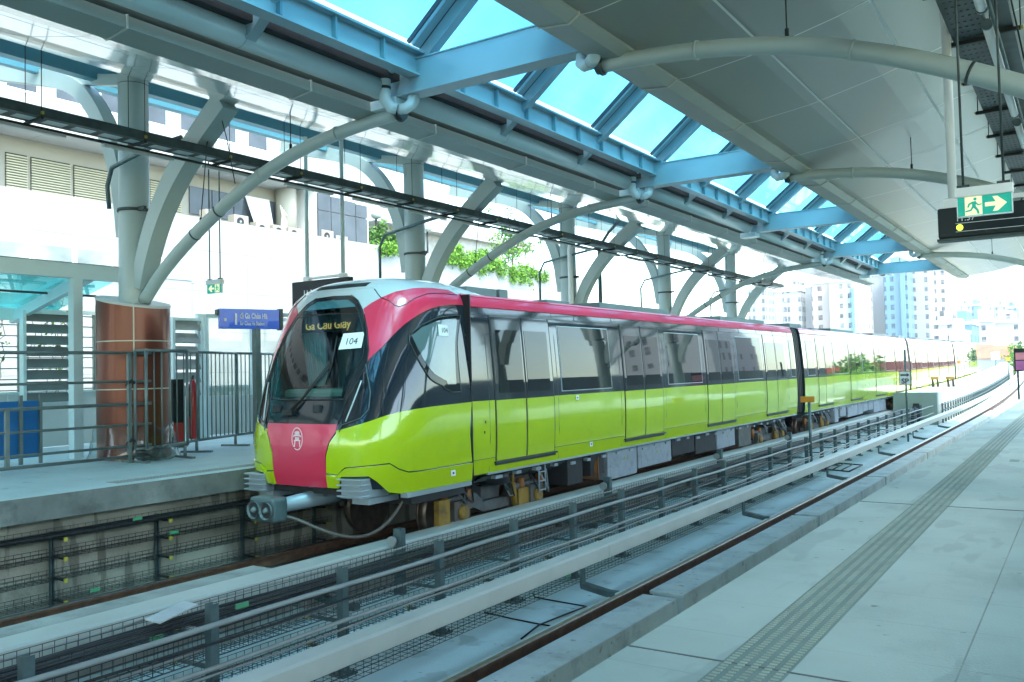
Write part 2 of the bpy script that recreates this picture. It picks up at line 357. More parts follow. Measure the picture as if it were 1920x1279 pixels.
# plinths
ends = [-2.5, 3.3, 8.85, 14.6, 20.2, 26, 31.8, 37.5, 43.3, 49]
for i in range(len(ends)-1):
    for x0, x1, z1, lab in ((-4.62, -3.84, -1.2, 'concrete plinth under the empty track rail'), ):
        b = MB(); b.box(x0, -4.19, ends[i]+.17, ends[i+1], -1.449, z1); b.box(-4.188, -3.78, ends[i]+.17, ends[i+1], -1.449, -1.115)
        b.build('track_plinth', mPlinth, bevel=.012, label='pale concrete plinth block beside the empty track rail, %s counting away from the camera' % ORD[i], cat='plinth', group='plinth blocks along the empty track')
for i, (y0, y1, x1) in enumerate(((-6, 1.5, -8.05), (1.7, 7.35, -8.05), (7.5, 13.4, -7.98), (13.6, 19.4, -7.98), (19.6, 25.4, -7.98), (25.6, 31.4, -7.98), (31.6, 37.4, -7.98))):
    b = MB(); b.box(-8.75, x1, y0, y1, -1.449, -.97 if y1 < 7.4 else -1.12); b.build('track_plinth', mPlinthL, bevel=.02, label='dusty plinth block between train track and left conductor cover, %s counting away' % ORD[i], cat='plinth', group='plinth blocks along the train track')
b = MB()
for k in range(120): b.box(-4.9, -2.2, 50+k*1.9, 51.1+k*1.9, -1.449, -1.25); b.box(-10.2, -7.9, 50+k*1.9, 51.1+k*1.9, -1.449, -1.3)
b.build('sleeper_blocks', mPlinth, bend=True, label='far row of pale concrete sleeper blocks along the curving tracks', cat='sleepers', kind='stuff')

def conductor(name_lab, xr, z0, z1, side, ys, y_end, wd):
    t = thing('conductor_rail', name_lab, 'conductor rail', (xr, 0, z0))
    for i in range(len(ys)-1):
        b = MB(); y0, y1 = ys[i]+.004, ys[i+1]-.004
        s = side
        b.ext([(xr, z0), (xr, z1-.02), (xr-s*.025, z1), (xr-s*(wd-.02), z1+.02), (xr-s*wd, z1), (xr-s*wd, z0)], y0, y1, 3)
        b.build('cover', mCover, t, bend=True)
    for y in ys[1:-1]:
        if y > 44: break
        b = MB()
        cx = xr-s*wd*.5
        b.beam([(cx-.1, y-.35, z0-.0), (cx-.1, y-.35, z0-.30)], .05, .012, (0,1,0))
        b.beam([(cx-.1, y-.35, z0-.28), (cx+.25*s, y-.35, z0-.34), (cx+.55*s, y-.35, z0-.34)], .05, .035, (0,1,0))
        b.build('bracket', mGalv, t)
        b = MB(); b.box(cx+.22*s-.0, cx+.62*s, y-.52, y-.18, -1.447, z0-.375) if s > 0 else b.box(cx-.62, cx-.22, y-.52, y-.18, -1.447, z0-.375)
        b.build('support_block', mPlinth, t, bevel=.01)
    return t
conductor('long pale conductor rail cover beside the empty track', -5.0, -.95, -.785, 1, [-2.2, 3.75, 9.65, 15.5, 21.4, 27.3, 33.2, 39.1]+[45+i*8 for i in range(30)], 300, .17)
conductor('long dusty conductor rail cover alongside the train', -7.6, -1.0, -.85, 1, [-2.0, 2.55, 7.9, 13.8, 19.7, 25.6, 31.5, 37.4, 43.3], 43, .30)
for i, (x, y) in enumerate([(-7.45, y) for y in (3.05, 8.6, 14.4, 20.2, 26)]):
    t = thing('rail_insulator', 'bracket post with pale round insulator at the left conductor cover, %s counting away' % ORD[i], 'insulator', (x, y, -1.45), group='insulator posts behind the left conductor cover')
    b = MB(); b.box(x-.06, x+.06, y-.05, y+.05, -1.447, -.62); b.build('post', mGalv, t)
    b = MB(); b.tube([(x-.05, y-.06, -.78), (x-.05, y-.11, -.78)], .07, 14); b.build('insulator', mPipe, t)

# ---- cable posts and wire trays between the tracks
PY = [1.64+1.468*k for k in range(27)]
t = thing('cable_post', 'grey channel post of the racks between the tracks, first counting away from the camera', 'post', (-5.95, PY[0], -1.45), group='posts of the cable racks between the tracks')
x, y = -5.95, PY[0]
b = MB(); b.box(x-.04, x+.04, y-.035, y-.03, -1.437, -.45); b.box(x-.04, x-.034, y-.03, y+.04, -1.437, -.45); b.box(x+.034, x+.04, y-.03, y+.04, -1.437, -.45); b.build('channel', mGalv, t)
b = MB(); b.box(x-.09, x+.09, y-.1, y+.1, -1.449, -1.437)
for a in (-1, 1):
    for c in (-1, 1): b.tube([(x+a*.06, y+c*.07, -1.437), (x+a*.06, y+c*.07, -1.41)], .012, 6)
b.build('base_plate', mGalv, t)
for z in (-.66, -.93, -1.2):
    b = MB(); b.box(x-.42, x-.04, y-.02, y+.02, z-.045, z-.02); b.build('arm', mGalv, t)
    b = MB(); b.box(x-.445, x-.42, y-.028, y+.028, z-.055, z-.01); b.build('end_cap', mYel, t)
for k_, yy in enumerate(PY[1:]): dup(t, (0, yy-PY[0], 0), label='grey channel post of the racks between the tracks, %s counting away from the camera' % ORD[k_+1])
t2 = None
for i, yy in enumerate([PY[0]+1.468*k-.05 for k in range(1, 7)]):
    x = -10.86
    if t2 is None:
        t2 = thing('wall_post', 'dark channel post on the sooty wall under the left platform, first from the left', 'post', (x, yy, -1.45), group='wall posts under the left platform'); b = MB()
        b.box(x-.02, x+.02, yy-.025, yy-.012, -1.44, -.5); b.box(x-.02, x+.02, yy+.012, yy+.025, -1.44, -.5); b.box(x-.02, x-.01, yy-.012, yy+.012, -1.44, -.5); b.build('channel', mGalv, t2)
        for z in (-.56, -.80, -1.06, -1.33):
            b = MB(); b.box(x+.035, x+.30, yy-.015, yy+.015, z-.025, z); b.build('arm', mTrayD, t2)
            b = MB(); b.box(x+.30, x+.325, yy-.022, yy+.022, z-.04, z+.01); b.build('end_cap', mYel, t2)
        y00 = yy
    else: dup(t2, (0, yy-y00, 0), label='dark channel post on the sooty wall under the left platform, %s from the left' % ORD[i])
def basket(xa, xb, zb, h, y0, y1, step, label, r=.0032, mat=None):
    b = MB(); y = y0
    while y < y1:
        b.tube([(xa, y, zb+h), (xa, y, zb), (xb, y, zb), (xb, y, zb+h)], r, 3, smooth=False, caps=False); y += step
    for x, z in ((xa, zb+h*.98), (xa, zb+h*.5), (xa, zb), ((xa+xb)/2, zb), (xb, zb), (xb, zb+h*.5), (xb, zb+h*.98), (xa*.75+xb*.25, zb), (xa*.25+xb*.75, zb)):
        b.tube([(x, y0, z), (x, y1, z)], r*1.1, 3, smooth=False, caps=False)
    return b.build('wire_tray', mat or mWire, label=label, cat='cable tray')
basket(-6.38, -6.0, -.63, .10, 1.2, 22, .09, 'topmost wire mesh tray with cables left of the rack posts between the tracks')
basket(-6.38, -6.0, -.90, .10, 1.2, 22, .09, 'middle wire mesh tray left of the rack posts between the tracks')
basket(-6.38, -6.0, -1.17, .10, 1.2, 22, .09, 'bottom wire mesh tray left of the rack posts between the tracks')
basket(-5.86, -5.56, -1.10, .13, 1.2, 22, .10, 'upper wire mesh tray on the near side of the rack posts', .0038)
basket(-5.88, -5.56, -1.36, .16, 1.2, 22, .10, 'wire mesh tray on the near side of the rack posts close to the trackbed')
basket(-7.35, -6.95, -.99, .12, 1.2, 30, .11, 'wire mesh tray beside the left conductor cover, carrying black cables')
basket(-7.35, -6.95, -1.25, .12, 1.2, 22, .11, 'wire mesh tray beside the left conductor cover, lower tier')
for i, z in enumerate((-.545, -.79, -1.05, -1.32)):
    basket(-10.8, -10.55, z, .09, 2.5, 10.5, .1, '%s wire tray on the sooty wall under the left platform' % ('topmost', 'second from top', 'third from top', 'lowest')[i])
def wavy(x, z, y0, y1, n, amp, r, mat, name, lab, cat, ns=6, group=None):
    b = MB(); p = []
    ph = random.random()*9
    for i in range(n+1):
        y = y0+(y1-y0)*i/n; p.append((x+amp*.6*math.sin(y*.9+ph), y, z+amp*math.sin(y*2.1+ph)))
    b.tube(p, r, ns); b.build(name, mat, label=lab, cat=cat, group=group)
wavy(-5.87, -.60, -1, 44, 90, .006, .022, mPipe, 'conduit_pipe', 'upper pale grey conduit running along the near face of the rack posts', 'pipe', 10)
wavy(-5.87, -.93, -1, 44, 90, .01, .020, mPipe, 'conduit_pipe', 'lower pale grey conduit running along the near face of the rack posts', 'pipe', 10)
wavy(-5.86, -.99, -1, 36, 70, .01, .012, mPipe, 'conduit_pipe', 'thin grey conduit just beneath the lower pale conduit', 'pipe', 8)
for k_, (x_, z_) in enumerate(((-5.88,-.74),(-6.08,-.60),(-6.45,-.58),(-6.5,-.84))): wavy(x_, z_, 0, 40, 80, .012, .011, mDark if k_ != 2 else mPipe, 'cable', ('thin black cable between the two pale conduits', 'thin black cable along the top of the near rack posts', 'thin grey cable left of the topmost mesh tray', 'thin black cable left of the middle mesh tray')[k_], 'cable', 6)
for i in range(4): wavy(-6.32+i*.07, -.61, 0, 40, 90, .008, .014, mDark, 'cable', ORD[i]+' of four black cables in the topmost mesh tray, counting from the left', 'cable', 6, 'black cables in the topmost mesh tray')
for i in range(5): wavy(-7.29+i*.075, -.965, 0, 44, 90, .008, .016, mDark, 'cable', ORD[i]+' of five black cables beside the left conductor cover, counting from the left', 'cable', 6, 'black cables beside the left conductor cover')
for i in range(4): wavy(-10.76+i*.055, -.52, 0, 10.6, 30, .006, .027, mDark, 'cable', ORD[i]+' of four dark cables in the topmost sooty wall tray, counting from the wall', 'cable', 6, 'cables in the topmost wall tray')
wavy(-6.2, -.88, 0, 30, 70, .01, .016, mPipe, 'cable', 'grey cable lying in the middle mesh tray between the tracks', 'cable', 6)
for i_, (x, y, z, l) in enumerate(((-6.95, 4.7, -.92, 0), (-6.0, 4.85, -.55, 0), (-6.95, 10.2, -.92, 0), (-5.6, 9.6, -1.24, 0), (-10.55, 6.9, -.47, 1), (-10.55, 7.45, -.74, 1), (-10.55, 6.3, -1.27, 1))):
    b = MB(); b.box(x-.005, x+.012, y, y+.13, z-.02, z+.02)
    b.build('cable_tag', mGrn, label=('green tag on the mesh of the left conductor cover, near the camera','green tag beside the grey cardboard scrap','green tag on the mesh farther along the left conductor cover','green tag low on the near mesh tray','green tag on the topmost wall tray','green tag on the second wall tray','green tag on the lowest wall tray')[i_], cat='tag', group='green tags under the left platform' if l else 'green tags between the tracks')
# scraps, wires on the deck
b = MB(); p = [atX(272, 1190, -6.2), atX(345, 1172, -6.4), atX(372, 1186, -6.2), atX(300, 1207, -6.0)]
p = [Vector(q) for q in p]
for q in p: q.z = max(q.z, -.5)
b.add([q+Vector((0,0,.0)) for q in p]+[q+Vector((0,0,-.012)) for q in p], [(0,1,2,3),(7,6,5,4),(0,4,5,1),(1,5,6,2),(2,6,7,3),(3,7,4,0)])
q0, q1 = atX(295, 1163, -6.4), atX(383, 1183, -6.1)
b.obox((q0+q1)/2, (q1-q0)/2, Vector((.03, .02, 0)), (0,0,.008))
b.build('cardboard_scrap', M('torn grey cardboard', (.55, .56, .54), .8, 0, .1, 6), label='torn flat piece of grey cardboard lying on the rack mesh at lower left', cat='scrap')
def gz_pts(L, z=-1.44):
    o = []
    for a, c in L:
        r = ray(a, c); o.append(ORI+r*((z-ORI.z)/r.z))
    return o
for L, lab in (([(999,1112),(1003,1120),(1099,1137),(1060,1152),(1010,1172),(977,1198)], 'bent black wire lying in a hook shape on the pale trackbed'), ([(908,1148),(960,1160),(1010,1170),(1056,1177)], 'short frayed black wire lying across the trackbed')):
    b = MB(); b.tube(gz_pts(L), .009, 6); b.build('wire', mDark, label=lab, cat='wire')
L = gz_pts([(1566, 868), (1617, 872), (1592, 884), (1545, 880)], -1.40); b = MB()
for i in range(4): b.tube([L[i], L[(i+1) % 4]], .02, 6)
for k in (.33, .66): b.tube([L[0].lerp(L[1], k), L[3].lerp(L[2], k)], .015, 6)
b.build('steel_frame', mTrayD, label='flat black steel frame lying on the trackbed beyond the near conductor rail', cat='frame')

# ---- signs standing by the racks
t = thing('track_sign', 'white square sign with black arrow and letters SP on a slim post', 'sign', (-5.45, 33.4, -1.45))
c = at(1697, 709, 33.4)
b = MB(); b.tube([(c.x+.02, 33.43, -1.44), (c.x+.02, 33.43, c.z+1.0)], .035, 8); b.build('post', mGalv, t)
b = MB(); b.box(c.x-.19, c.x+.19, 33.38, 33.40, c.z-.24, c.z+.24); b.build('panel', mWhite, t)
b = MB(); 
for a in ((-.19, .19, .225, .24), (-.19, .19, -.24, -.225), (-.19, -.175, -.24, .24), (.175, .19, -.24, .24)): b.box(c.x+a[0], c.x+a[1], 33.372, 33.378, c.z+a[2], c.z+a[3])
poly(b, [(-.14,.08),(.06,.08),(.06,.04),(.15,.11),(.06,.18),(.06,.135),(-.14,.135)], (c.x, 33.374, c.z), (1,0,0), (0,0,1))
b.build('border_and_arrow', mInk, t)
text('SP', .25, mInk, 'letters', t, (c.x, 33.372, c.z-.19), align='CENTER', bold=.006)
t = thing('marker_sign', 'small orange rectangular board on a grey post in front of the first carriage joint', 'sign', (-5.95, 22.2, -1.45))
c = at(1514, 749, 22.2)
b = MB(); b.tube([(c.x+.03, 22.24, -1.44), (c.x+.03, 22.24, c.z+.03)], .035, 8); b.build('post', mGalv, t)
b = MB(); b.box(c.x-.17, c.x+.17, 22.19, 22.21, c.z-.075, c.z+.075); b.build('board', mOrange, t)

# ---- central siding beyond the station
t = thing('siding_deck', 'grey green concrete end block of the raised middle siding beyond the platforms', 'siding', (-6.3, 42.5, -1.45))
b = MB(); b.ext([(-7.45,-1.449),(-5.75,-1.449),(-5.75,-.06),(-7.45,-.06)], 43, 150, 40); b.build('side_wall', M('pale stained parapet', (.62, .60, .52), .8, 0, .15, .8, dirt=(.25,.24,.2), dscale=.6), t, bend=True)
b = MB(); b.box(-7.5, -5.7, 42.6, 42.98, -1.449, -.02); b.box(-7.1, -6.9, 42.58, 42.6, -1.449, -.5); b.build('end_wall', M('grey green concrete', (.24, .30, .26), .8, 0, .1, 1), t)
b = MB(); poly(b, [(-.3,-.9),(.3,-.9),(.12,0),(-.12,0)], (-6.55, 42.57, -.5), (1,0,0), (0,0,1), .02); b.build('recess', mUnder, t)
for x, lab in ((-6.95, 'left'), (-6.2, 'right')):
    b = MB(); y = 52
    for dx in (-.12, .12): b.beam([(x+dx, y, -.05), (x+dx, y, .42)], .04, .05, (1,0,0)); b.beam([(x+dx, y+.5, -.05), (x+dx, y, .36)], .04, .05, (1,0,0))
    b.box(x-.2, x+.2, y-.08, y-.0, .36, .5, 1); b.build('buffer_stop', [mUnder, mOchre], bend=True, label='black and yellow buffer stop on the middle siding, the %s one of two' % lab, cat='buffer stop')
b = MB()
for k in range(60): b.box(-5.70, -5.62, 44+k*1.0, 44.06+k*1.0, -1.44, -.55)
for z in (-.6, -.85, -1.1): b.ext([(-5.62,z),(-5.55,z),(-5.55,z+.03),(-5.62,z+.03)], 43.5, 110, 30)
b.build('cable_rack', mGalv, bend=True, label='long grey cable rack along the side of the raised middle siding', cat='rack')
for x, z0, z1, lab in ((-1.7, -1.44, .1, 'outer right'), (-11.5, -1.44, .1, 'outer left')):
    b = MB(); b.ext([(x-.12,z0),(x+.12,z0),(x+.12,z1),(x-.12,z1)], 46.1, 330, 80); b.build('parapet_wall', mPlinth, bend=True, label='pale %s parapet of the viaduct curving away beyond the station' % lab, cat='wall')

# ============================================================ STATION ROOF
XM = -6.25                                # symmetry axis of the roof
BY = [-6.2, 1.5, 9.2, 16.9, 24.6, 32.3, 40.0]
def mir(x): return 2*XM-x
def roofbeam():
    y = BY[0]; t = thing('cross_beam', 'broad pale blue steel cross beam under the skylight', 'beam', (XM, y, 5.1)); b = MB()
    b.box(-7.9, -4.6, y-.14, y+.14, 5.13, 5.15); b.box(-7.9, -4.6, y-.14, y+.14, 5.57, 5.59); b.box(-7.9, -4.6, y-.125, y+.125, 5.15, 5.57)
    b.build('web', mSteel, t, bevel=.004)
    for s in (1,):
        b = MB(); x0 = XM-s*1.5; x1 = XM-s*2.4
        b.box(min(x0,x1), max(x0,x1), y-.17, y+.17, 5.0, 5.128); b.build('end_bracket', mPipeG, t, bevel=.01)
    return t
rb = roofbeam(); blab = ['farthest behind the camera', 'just behind the camera', 'largest and nearest in view, at the top of the photo', 'second from the front', 'third from the front', 'fourth from the front', 'last before the open sky']
rb['label'] = 'pale blue steel cross beam under the skylight, '+blab[0]; rb['group'] = 'cross beams under the skylight'
for i, y in enumerate(BY[1:]): dup(rb, (0, y-BY[0], 0), label='pale blue steel cross beam under the skylight, '+blab[i+1])
# main round pipes between beams, both sides
t0 = None; plab = ['behind the camera', 'before the nearest cross beam', 'between the first and second cross beams', 'between the second and third cross beams', 'between the third and fourth cross beams', 'between the last two cross beams']
for s, sn in ((1, 'left'), (-1, 'right')):
    for i in range(6):
        y0, y1 = BY[i]+.42, BY[i+1]-.28; x = XM-s*1.72
        t = thing('roof_pipe', 'thick pale round pipe along the %s gutter, %s' % (sn, plab[i]), 'pipe', (x, y0, 5.28), 'thick round pipes along the gutters')
        b = MB(); b.tube([(x, y0, 5.27), (x, y1, 5.27)], .155, 24); b.build('barrel', mPipeG, t)
        for k in (1, 2):
            b = MB(); yy = y0+(y1-y0)*k/3; b.tube([(x, yy, 5.27), (x, yy+.008, 5.27)], .157, 24, caps=False); b.build('seam', mSteelD, t)
        b = MB(); b.tube([(x, y0+.01, 5.27), (x, y0-.03, 5.27)], .162, 24); b.tube([(x, y1-.01, 5.27), (x, y1+.03, 5.27)], .162, 24); b.build('end_ring', mPipeG, t)
# gutters and edge beams
for s, sn in ((1, 'left'), (-1, 'right')):
    t = thing('gutter', 'long grey green box gutter along the %s side of the skylight' % sn, 'gutter', (XM-s*2.1, 0, 5.0))
    xs = (lambda a: XM-s*a) if s > 0 else (lambda a: XM+a-.46)
    b = MB(); b.ext([(xs(1.95),5.0),(xs(2.3),4.96),(xs(2.42),5.03),(xs(2.42),5.16),(xs(1.95),5.13)], -32, 43.2, 1); b.build('box', mGutter, t)
    for k in range(20): b = MB(); y = -7.5+k*2.567; b.ext([(xs(1.93),4.99),(xs(2.31),4.948),(xs(2.435),5.02),(xs(2.435),5.17),(xs(1.93),5.14)], y, y+.018); b.build('joint_strip', mCover, t)
    xs = lambda a: XM-s*a
    b = MB(); b.ext([(xs(1.45),5.335),(xs(1.60),5.335),(xs(1.60),5.62),(xs(1.45),5.62)], -32, 43, 1); b.build('drain_channel', mUnder, t)
    b = MB(); b.ext([(xs(1.16),5.36),(xs(1.18),5.36),(xs(1.18),5.64),(xs(1.16),5.64)], -32, 43, 1)
    b.ext([(xs(1.05),5.64),(xs(1.30),5.64),(xs(1.30),5.67),(xs(1.05),5.67)], -32, 43, 1); b.ext([(xs(1.1),5.34),(xs(1.30),5.34),(xs(1.30),5.36),(xs(1.1),5.36)], -32, 43, 1)
    b.build('upstand', mSteel, t)
    for k in range(60): b = MB(); y = -7.9+k*.8556; b.box(min(xs(1.09),xs(1.158)), max(xs(1.09),xs(1.158)), y, y+.03, 5.362, 5.638); b.build('stiffener', mSteelD, t)
# skylight
t = thing('skylight', 'long ridged blue glass skylight over the tracks', 'skylight', (XM, 0, 6.5))
sl_ = (6.50-5.30)/1.5
RY = [BY[0]+2.567*k for k in range(-9, 19)]
for k, y in enumerate(RY):
    for s in (1, -1):
        b = MB(); a = Vector((XM-s*1.62, y, 5.24)); c = Vector((XM, y, 5.24+1.62*sl_-.02))
        b.beam([a, c], .07, .085, (0, s, 0)); b.build('rafter', mSteel, t)
    if k < 27:
        for s in (1, -1):
            b = MB(); up_ = Vector((0,0,.17)); a0 = Vector((XM-s*1.15, y, 5.24+.47*sl_))+up_; c0 = Vector((XM-s*.0, y, 5.24+1.62*sl_))+up_
            a1 = a0+Vector((0, 2.567, 0)); c1 = c0+Vector((0, 2.567, 0)); e = Vector((0,0,.012))
            b.add([a0,a1,c1,c0,a0+e,a1+e,c1+e,c0+e], [(0,1,2,3),(7,6,5,4),(0,4,5,1),(1,5,6,2),(2,6,7,3),(3,7,4,0)]); b.build('glass_pane', gSky, t)
for k, y in enumerate(RY):
    for s in (1, -1):
        b = MB()
        for off, hw, mi in ((-.30, .012, 1), (-.16, .07, 0), (-.075, .010, 1)):
            a = Vector((XM-s*1.15, y+off, 5.24+.47*sl_+.13)); c = Vector((XM, y+off, 5.24+1.62*sl_+.13)); b.beam([a, c], hw, .03, (0, s, 0), mi)
        b.build('glazing_bar', [mSteel, mInk], t)
b = MB(); b.box(XM-.09, XM+.09, -32, 43, 6.46, 6.62); b.build('ridge_bar', mSteel, t)
# canopies
PR = [(-8.35,5.06),(-9.2,5.17),(-10.2,5.40),(-11.1,5.67),(-12.0,5.96),(-13.0,6.36),(-14.0,6.82),(-14.75,7.15)]
def canopy(s, sn, mat, lab):
    t = thing('canopy', lab, 'canopy', (XM-s*5, 0, 5.5)); pr = [(x if s > 0 else mir(x), z) for x, z in (PR if s > 0 else [(-7.92, 5.07)]+PR)]
    b = MB(); n = 40
    up2 = [(x, z+.05) for x, z in pr]
    b.ext(pr+up2[::-1], -32, 43.0, 20, smooth=False); b.build('soffit', mat, t)
    b = MB(); jm = mJointD if s > 0 else mJoint
    for k in range(20 if s < 0 else 40):
        y = BY[0]-1.2+k*(2.567 if s < 0 else 1.2835)
        if y > 43: break
        for i in range(len(pr)-1):
            hw = .010 if s < 0 else .004
            a, c = pr[i], pr[i+1]; b.add([(a[0], y-hw, a[1]-.003), (c[0], y-hw, c[1]-.003), (c[0], y+hw, c[1]-.003), (a[0], y+hw, a[1]-.003)], [(0,1,2,3)])
    x = -4.35
    for xx in (-3.15, -1.95, -.75, .45, 1.65):
        xl = mir(xx); z = None
        for i in range(len(PR)-1):
            if PR[i+1][0] <= xl <= PR[i][0]: f = (xl-PR[i][0])/(PR[i+1][0]-PR[i][0]); z = PR[i][1]+f*(PR[i+1][1]-PR[i][1])
        X = xl if s > 0 else xx
        hw = .018 if s < 0 else .005
        if z: b.add([(X-hw, -32, z-.008), (X+hw, -32, z-.008), (X+hw, 43, z-.008), (X-hw, 43, z-.008)], [(0,1,2,3)])
    b.build('panel_joints', jm, t)
    b = MB(); X = pr[0][0]; b.ext([(X, 5.0), (X-s*.07, 5.0), (X-s*.09, 5.09), (X, 5.09)], -32, 43.1); b.ext([(pr[-1][0], 7.1),(pr[-1][0]-s*.12, 7.12),(pr[-1][0]-s*.12, 7.3),(pr[-1][0], 7.3)], -32, 43.1); b.build('edge_trim', mCover, t)
    b = MB(); b.ext([(x, z+.25) for x, z in pr]+[(x, z+.35) for x, z in pr][::-1], -32, 43.4); b.build('roof_sheet', mTrainRoof, t)
    return t
canopy(1, 'left', mSoffL, 'glossy white curved metal ceiling over the left platform')
canopy(-1, 'right', mSoffR, 'grey metal panel ceiling over the right platform with pale joint lines')
# outer purlins beyond the left columns
t = thing('outer_roof', 'blue steel outer purlins and glass beyond the left columns', 'roof frame', (-16, 0, 7.3))
b = MB(); b.box(-15.15, -14.95, -32, 43, 6.86, 7.28); b.build('purlin', mPurl, t)
b = MB(); b.box(-16.95, -16.8, -32, 43, 7.35, 7.62); b.build('purlin', mPurl, t)
b = MB(); b.box(-18.7, -18.5, -32, 43, 7.95, 8.3); b.build('purlin', mPurl, t)
b = MB(); b.ext([(-14.9,7.40),(-19.0,8.55),(-19.0,8.57),(-14.9,7.42)], -32, 43); b.build('glass_sheet', gClear, t)

# columns with curved struts
def column(s, y, lab, grp):
    X = lambda x: x if s > 0 else mir(x)
    r = .262
    t = thing('roof_column', lab, 'column', (X(-13.95), y, 0), grp)
    b = MB(); b.tube([(X(-13.95), y, 0), (X(-13.95), y, 3.0), (X(-13.95), y, 6.79)], [r*1.02, r, r*.96], 32); b.build('shaft', mCol, t)
    b = MB(); b.tube([(X(-13.95), y, 6.55), (X(-13.95), y, 6.56)], r*.972, 32, caps=False); b.tube([(X(-13.95), y, 4.3), (X(-13.95), y, 4.35)], r+.02, 24); b.box(X(-13.95)-.42, X(-13.95)-.25, y-.1, y-.04, 4.29, 4.36); b.box(X(-13.95)+.25, X(-13.95)+.42, y-.1, y-.04, 4.29, 4.36); b.build('collar', mTray, t)
    P = [(-13.72, 2.95), (-13.55, 3.5), (-13.25, 4.1), (-12.8, 4.7), (-12.2, 5.25), (-11.45, 5.8)]
    pts = []
    for i in range(len(P)-1):
        for k in range(4):
            f = k/4; pts.append((X(P[i][0]+(P[i+1][0]-P[i][0])*f), y, P[i][1]+(P[i+1][1]-P[i][1])*f))
    pts.append((X(P[-1][0]), y, P[-1][1]))
    # smooth
    for _ in range(3): pts = [pts[0]]+[tuple((Vector(pts[i-1])+Vector(pts[i])*2+Vector(pts[i+1]))/4) for i in range(1, len(pts)-1)]+[pts[-1]]
    b = MB(); b.beam(pts, .15, [.14+.04*i/len(pts) for i in range(len(pts))], (0, s, 0)); b.build('inner_strut', mCol, t)
    P = [(-14.15, 3.9), (-14.25, 4.7), (-14.5, 5.5), (-14.95, 6.25), (-15.5, 6.8), (-16.3, 7.15), (-18.6, 7.75)]
    pts = [(X(a), y, c) for a, c in P]
    q = []
    for i in range(len(pts)-1):
        for k in range(4): q.append(tuple(Vector(pts[i]).lerp(Vector(pts[i+1]), k/4)))
    q.append(pts[-1])
    for _ in range(4): q = [q[0]]+[tuple((Vector(q[i-1])+Vector(q[i])*2+Vector(q[i+1]))/4) for i in range(1, len(q)-1)]+[q[-1]]
    b = MB(); b.beam(q, .13, .15, (0, s, 0)); b.build('outer_strut', mCol, t)
    b = MB(); b.beam([(X(-14.1), y, 6.68), (X(-15.6), y, 7.0), (X(-18.6), y, 8.0)], .06, .10, (0, s, 0)); b.build('top_arm', mCol, t)
    return t
clab = ['behind the camera', 'nearest the camera, outside the left of the photo', 'standing in the bronze clad drum', 'behind the roof of the first carriage, second from the left', 'third from the left, with a white drain pipe', 'fourth from the left', 'farthest of the row, before the tower blocks']
for i, y in enumerate(BY):
    column(1, y, 'grey column with curved struts on the left platform, '+clab[i], 'left platform columns')
    column(-1, y, 'grey column with curved struts on the right platform outside the photo', 'right platform columns')
# arched rain pipes
AP = [(-13.68,2.72),(-13.23,3.14),(-12.6,3.56),(-11.8,3.99),(-11.1,4.32),(-10.52,4.54),(-9.85,4.73),(-9.14,4.85),(-8.4,4.92),(-7.85,4.94)]
def arch(s, y, lab):
    X = lambda x: x if s > 0 else mir(x)
    t = thing('arched_pipe', lab, 'pipe', (X(-10.5), y, 4.5), 'arched rain pipes')
    pts = [Vector((X(a), y, c)) for a, c in AP]; q = []
    for i in range(len(pts)-1):
        for k in range(5): q.append(pts[i].lerp(pts[i+1], k/5))
    q.append(pts[-1])
    for _ in range(8): q = [q[0]]+[(q[i-1]+q[i]*2+q[i+1])/4 for i in range(1, len(q)-1)]+[q[-1]]
    n = len(q); b = MB(); b.tube(q, [.108-.018*i/n for i in range(n)], 20); b.build('pipe', mCol, t)
    for k in (12, 16, 24, 36):
        if k < n-1: b = MB(); d = (q[k+1]-q[k]).normalized(); b.tube([q[k]-d*.014, q[k]+d*.014], .108, 20); b.build('clamp', mTray if k < 20 else mCol, t)
    # coupling and elbows up to the gutter
    e = q[-1]; b = MB(); b.tube([e, e+Vector((s*.10, 0, .0))], .098, 16); b.tube([e+Vector((s*.02,0,0)), e+Vector((s*.05,0,0))], .12, 16); b.build('coupling', mTray, t)
    ex = XM-s*1.5
    P = [(ex, y-.14, 4.96), (ex-s*.06, y-.2, 4.98), (ex-s*.10, y-.26, 5.08), (ex-s*.10, y-.27, 5.25), (ex-s*.07, y-.29, 5.38), (ex+s*.0, y-.30, 5.46), (ex+s*.15, y-.30, 5.50), (XM-s*1.2, y-.30, 5.5)]
    b = MB(); b.tube(P, .082, 16); b.build('elbow', mPipeG, t)
    b = MB(); b.tube([(ex-s*.10, y-.27, 5.21), (ex-s*.10, y-.27, 5.245)], .092, 16); b.build('clamp', mTray, t)
    b = MB(); b.tube([(ex+s*.02, y-.10, 4.96), (ex+s*.12, y-.10, 4.95), (ex+s*.18, y-.06, 5.0), (ex+s*.19, y-.02, 5.10), (ex+s*.19, y-.0, 5.14)], .075, 14); b.build('elbow', mPipeG, t)
    # hangers to ceiling
    for k in (29, 13):
        h = q[k]; zt = 6.0 if k < 20 else 5.17
        b = MB(); b.tube([h+Vector((0,0,.1)), h+Vector((0,0,.18))], .022, 6); b.tube([h+Vector((0,0,.15)), Vector((h.x+(s*.35 if k < 20 else 0), y, zt+(.35 if k < 20 else .25)))], .008, 6); b.build('hanger', mTrayD, t)
for y, a in ((9.2, 'nearest'), (16.9, 'second'), (32.3, 'farthest')):
    arch(1, y, 'arched pale drain pipe rising from the left platform to the skylight, the %s one' % a)
    arch(-1, y, 'arched pale drain pipe running under the right ceiling, the %s one' % a)
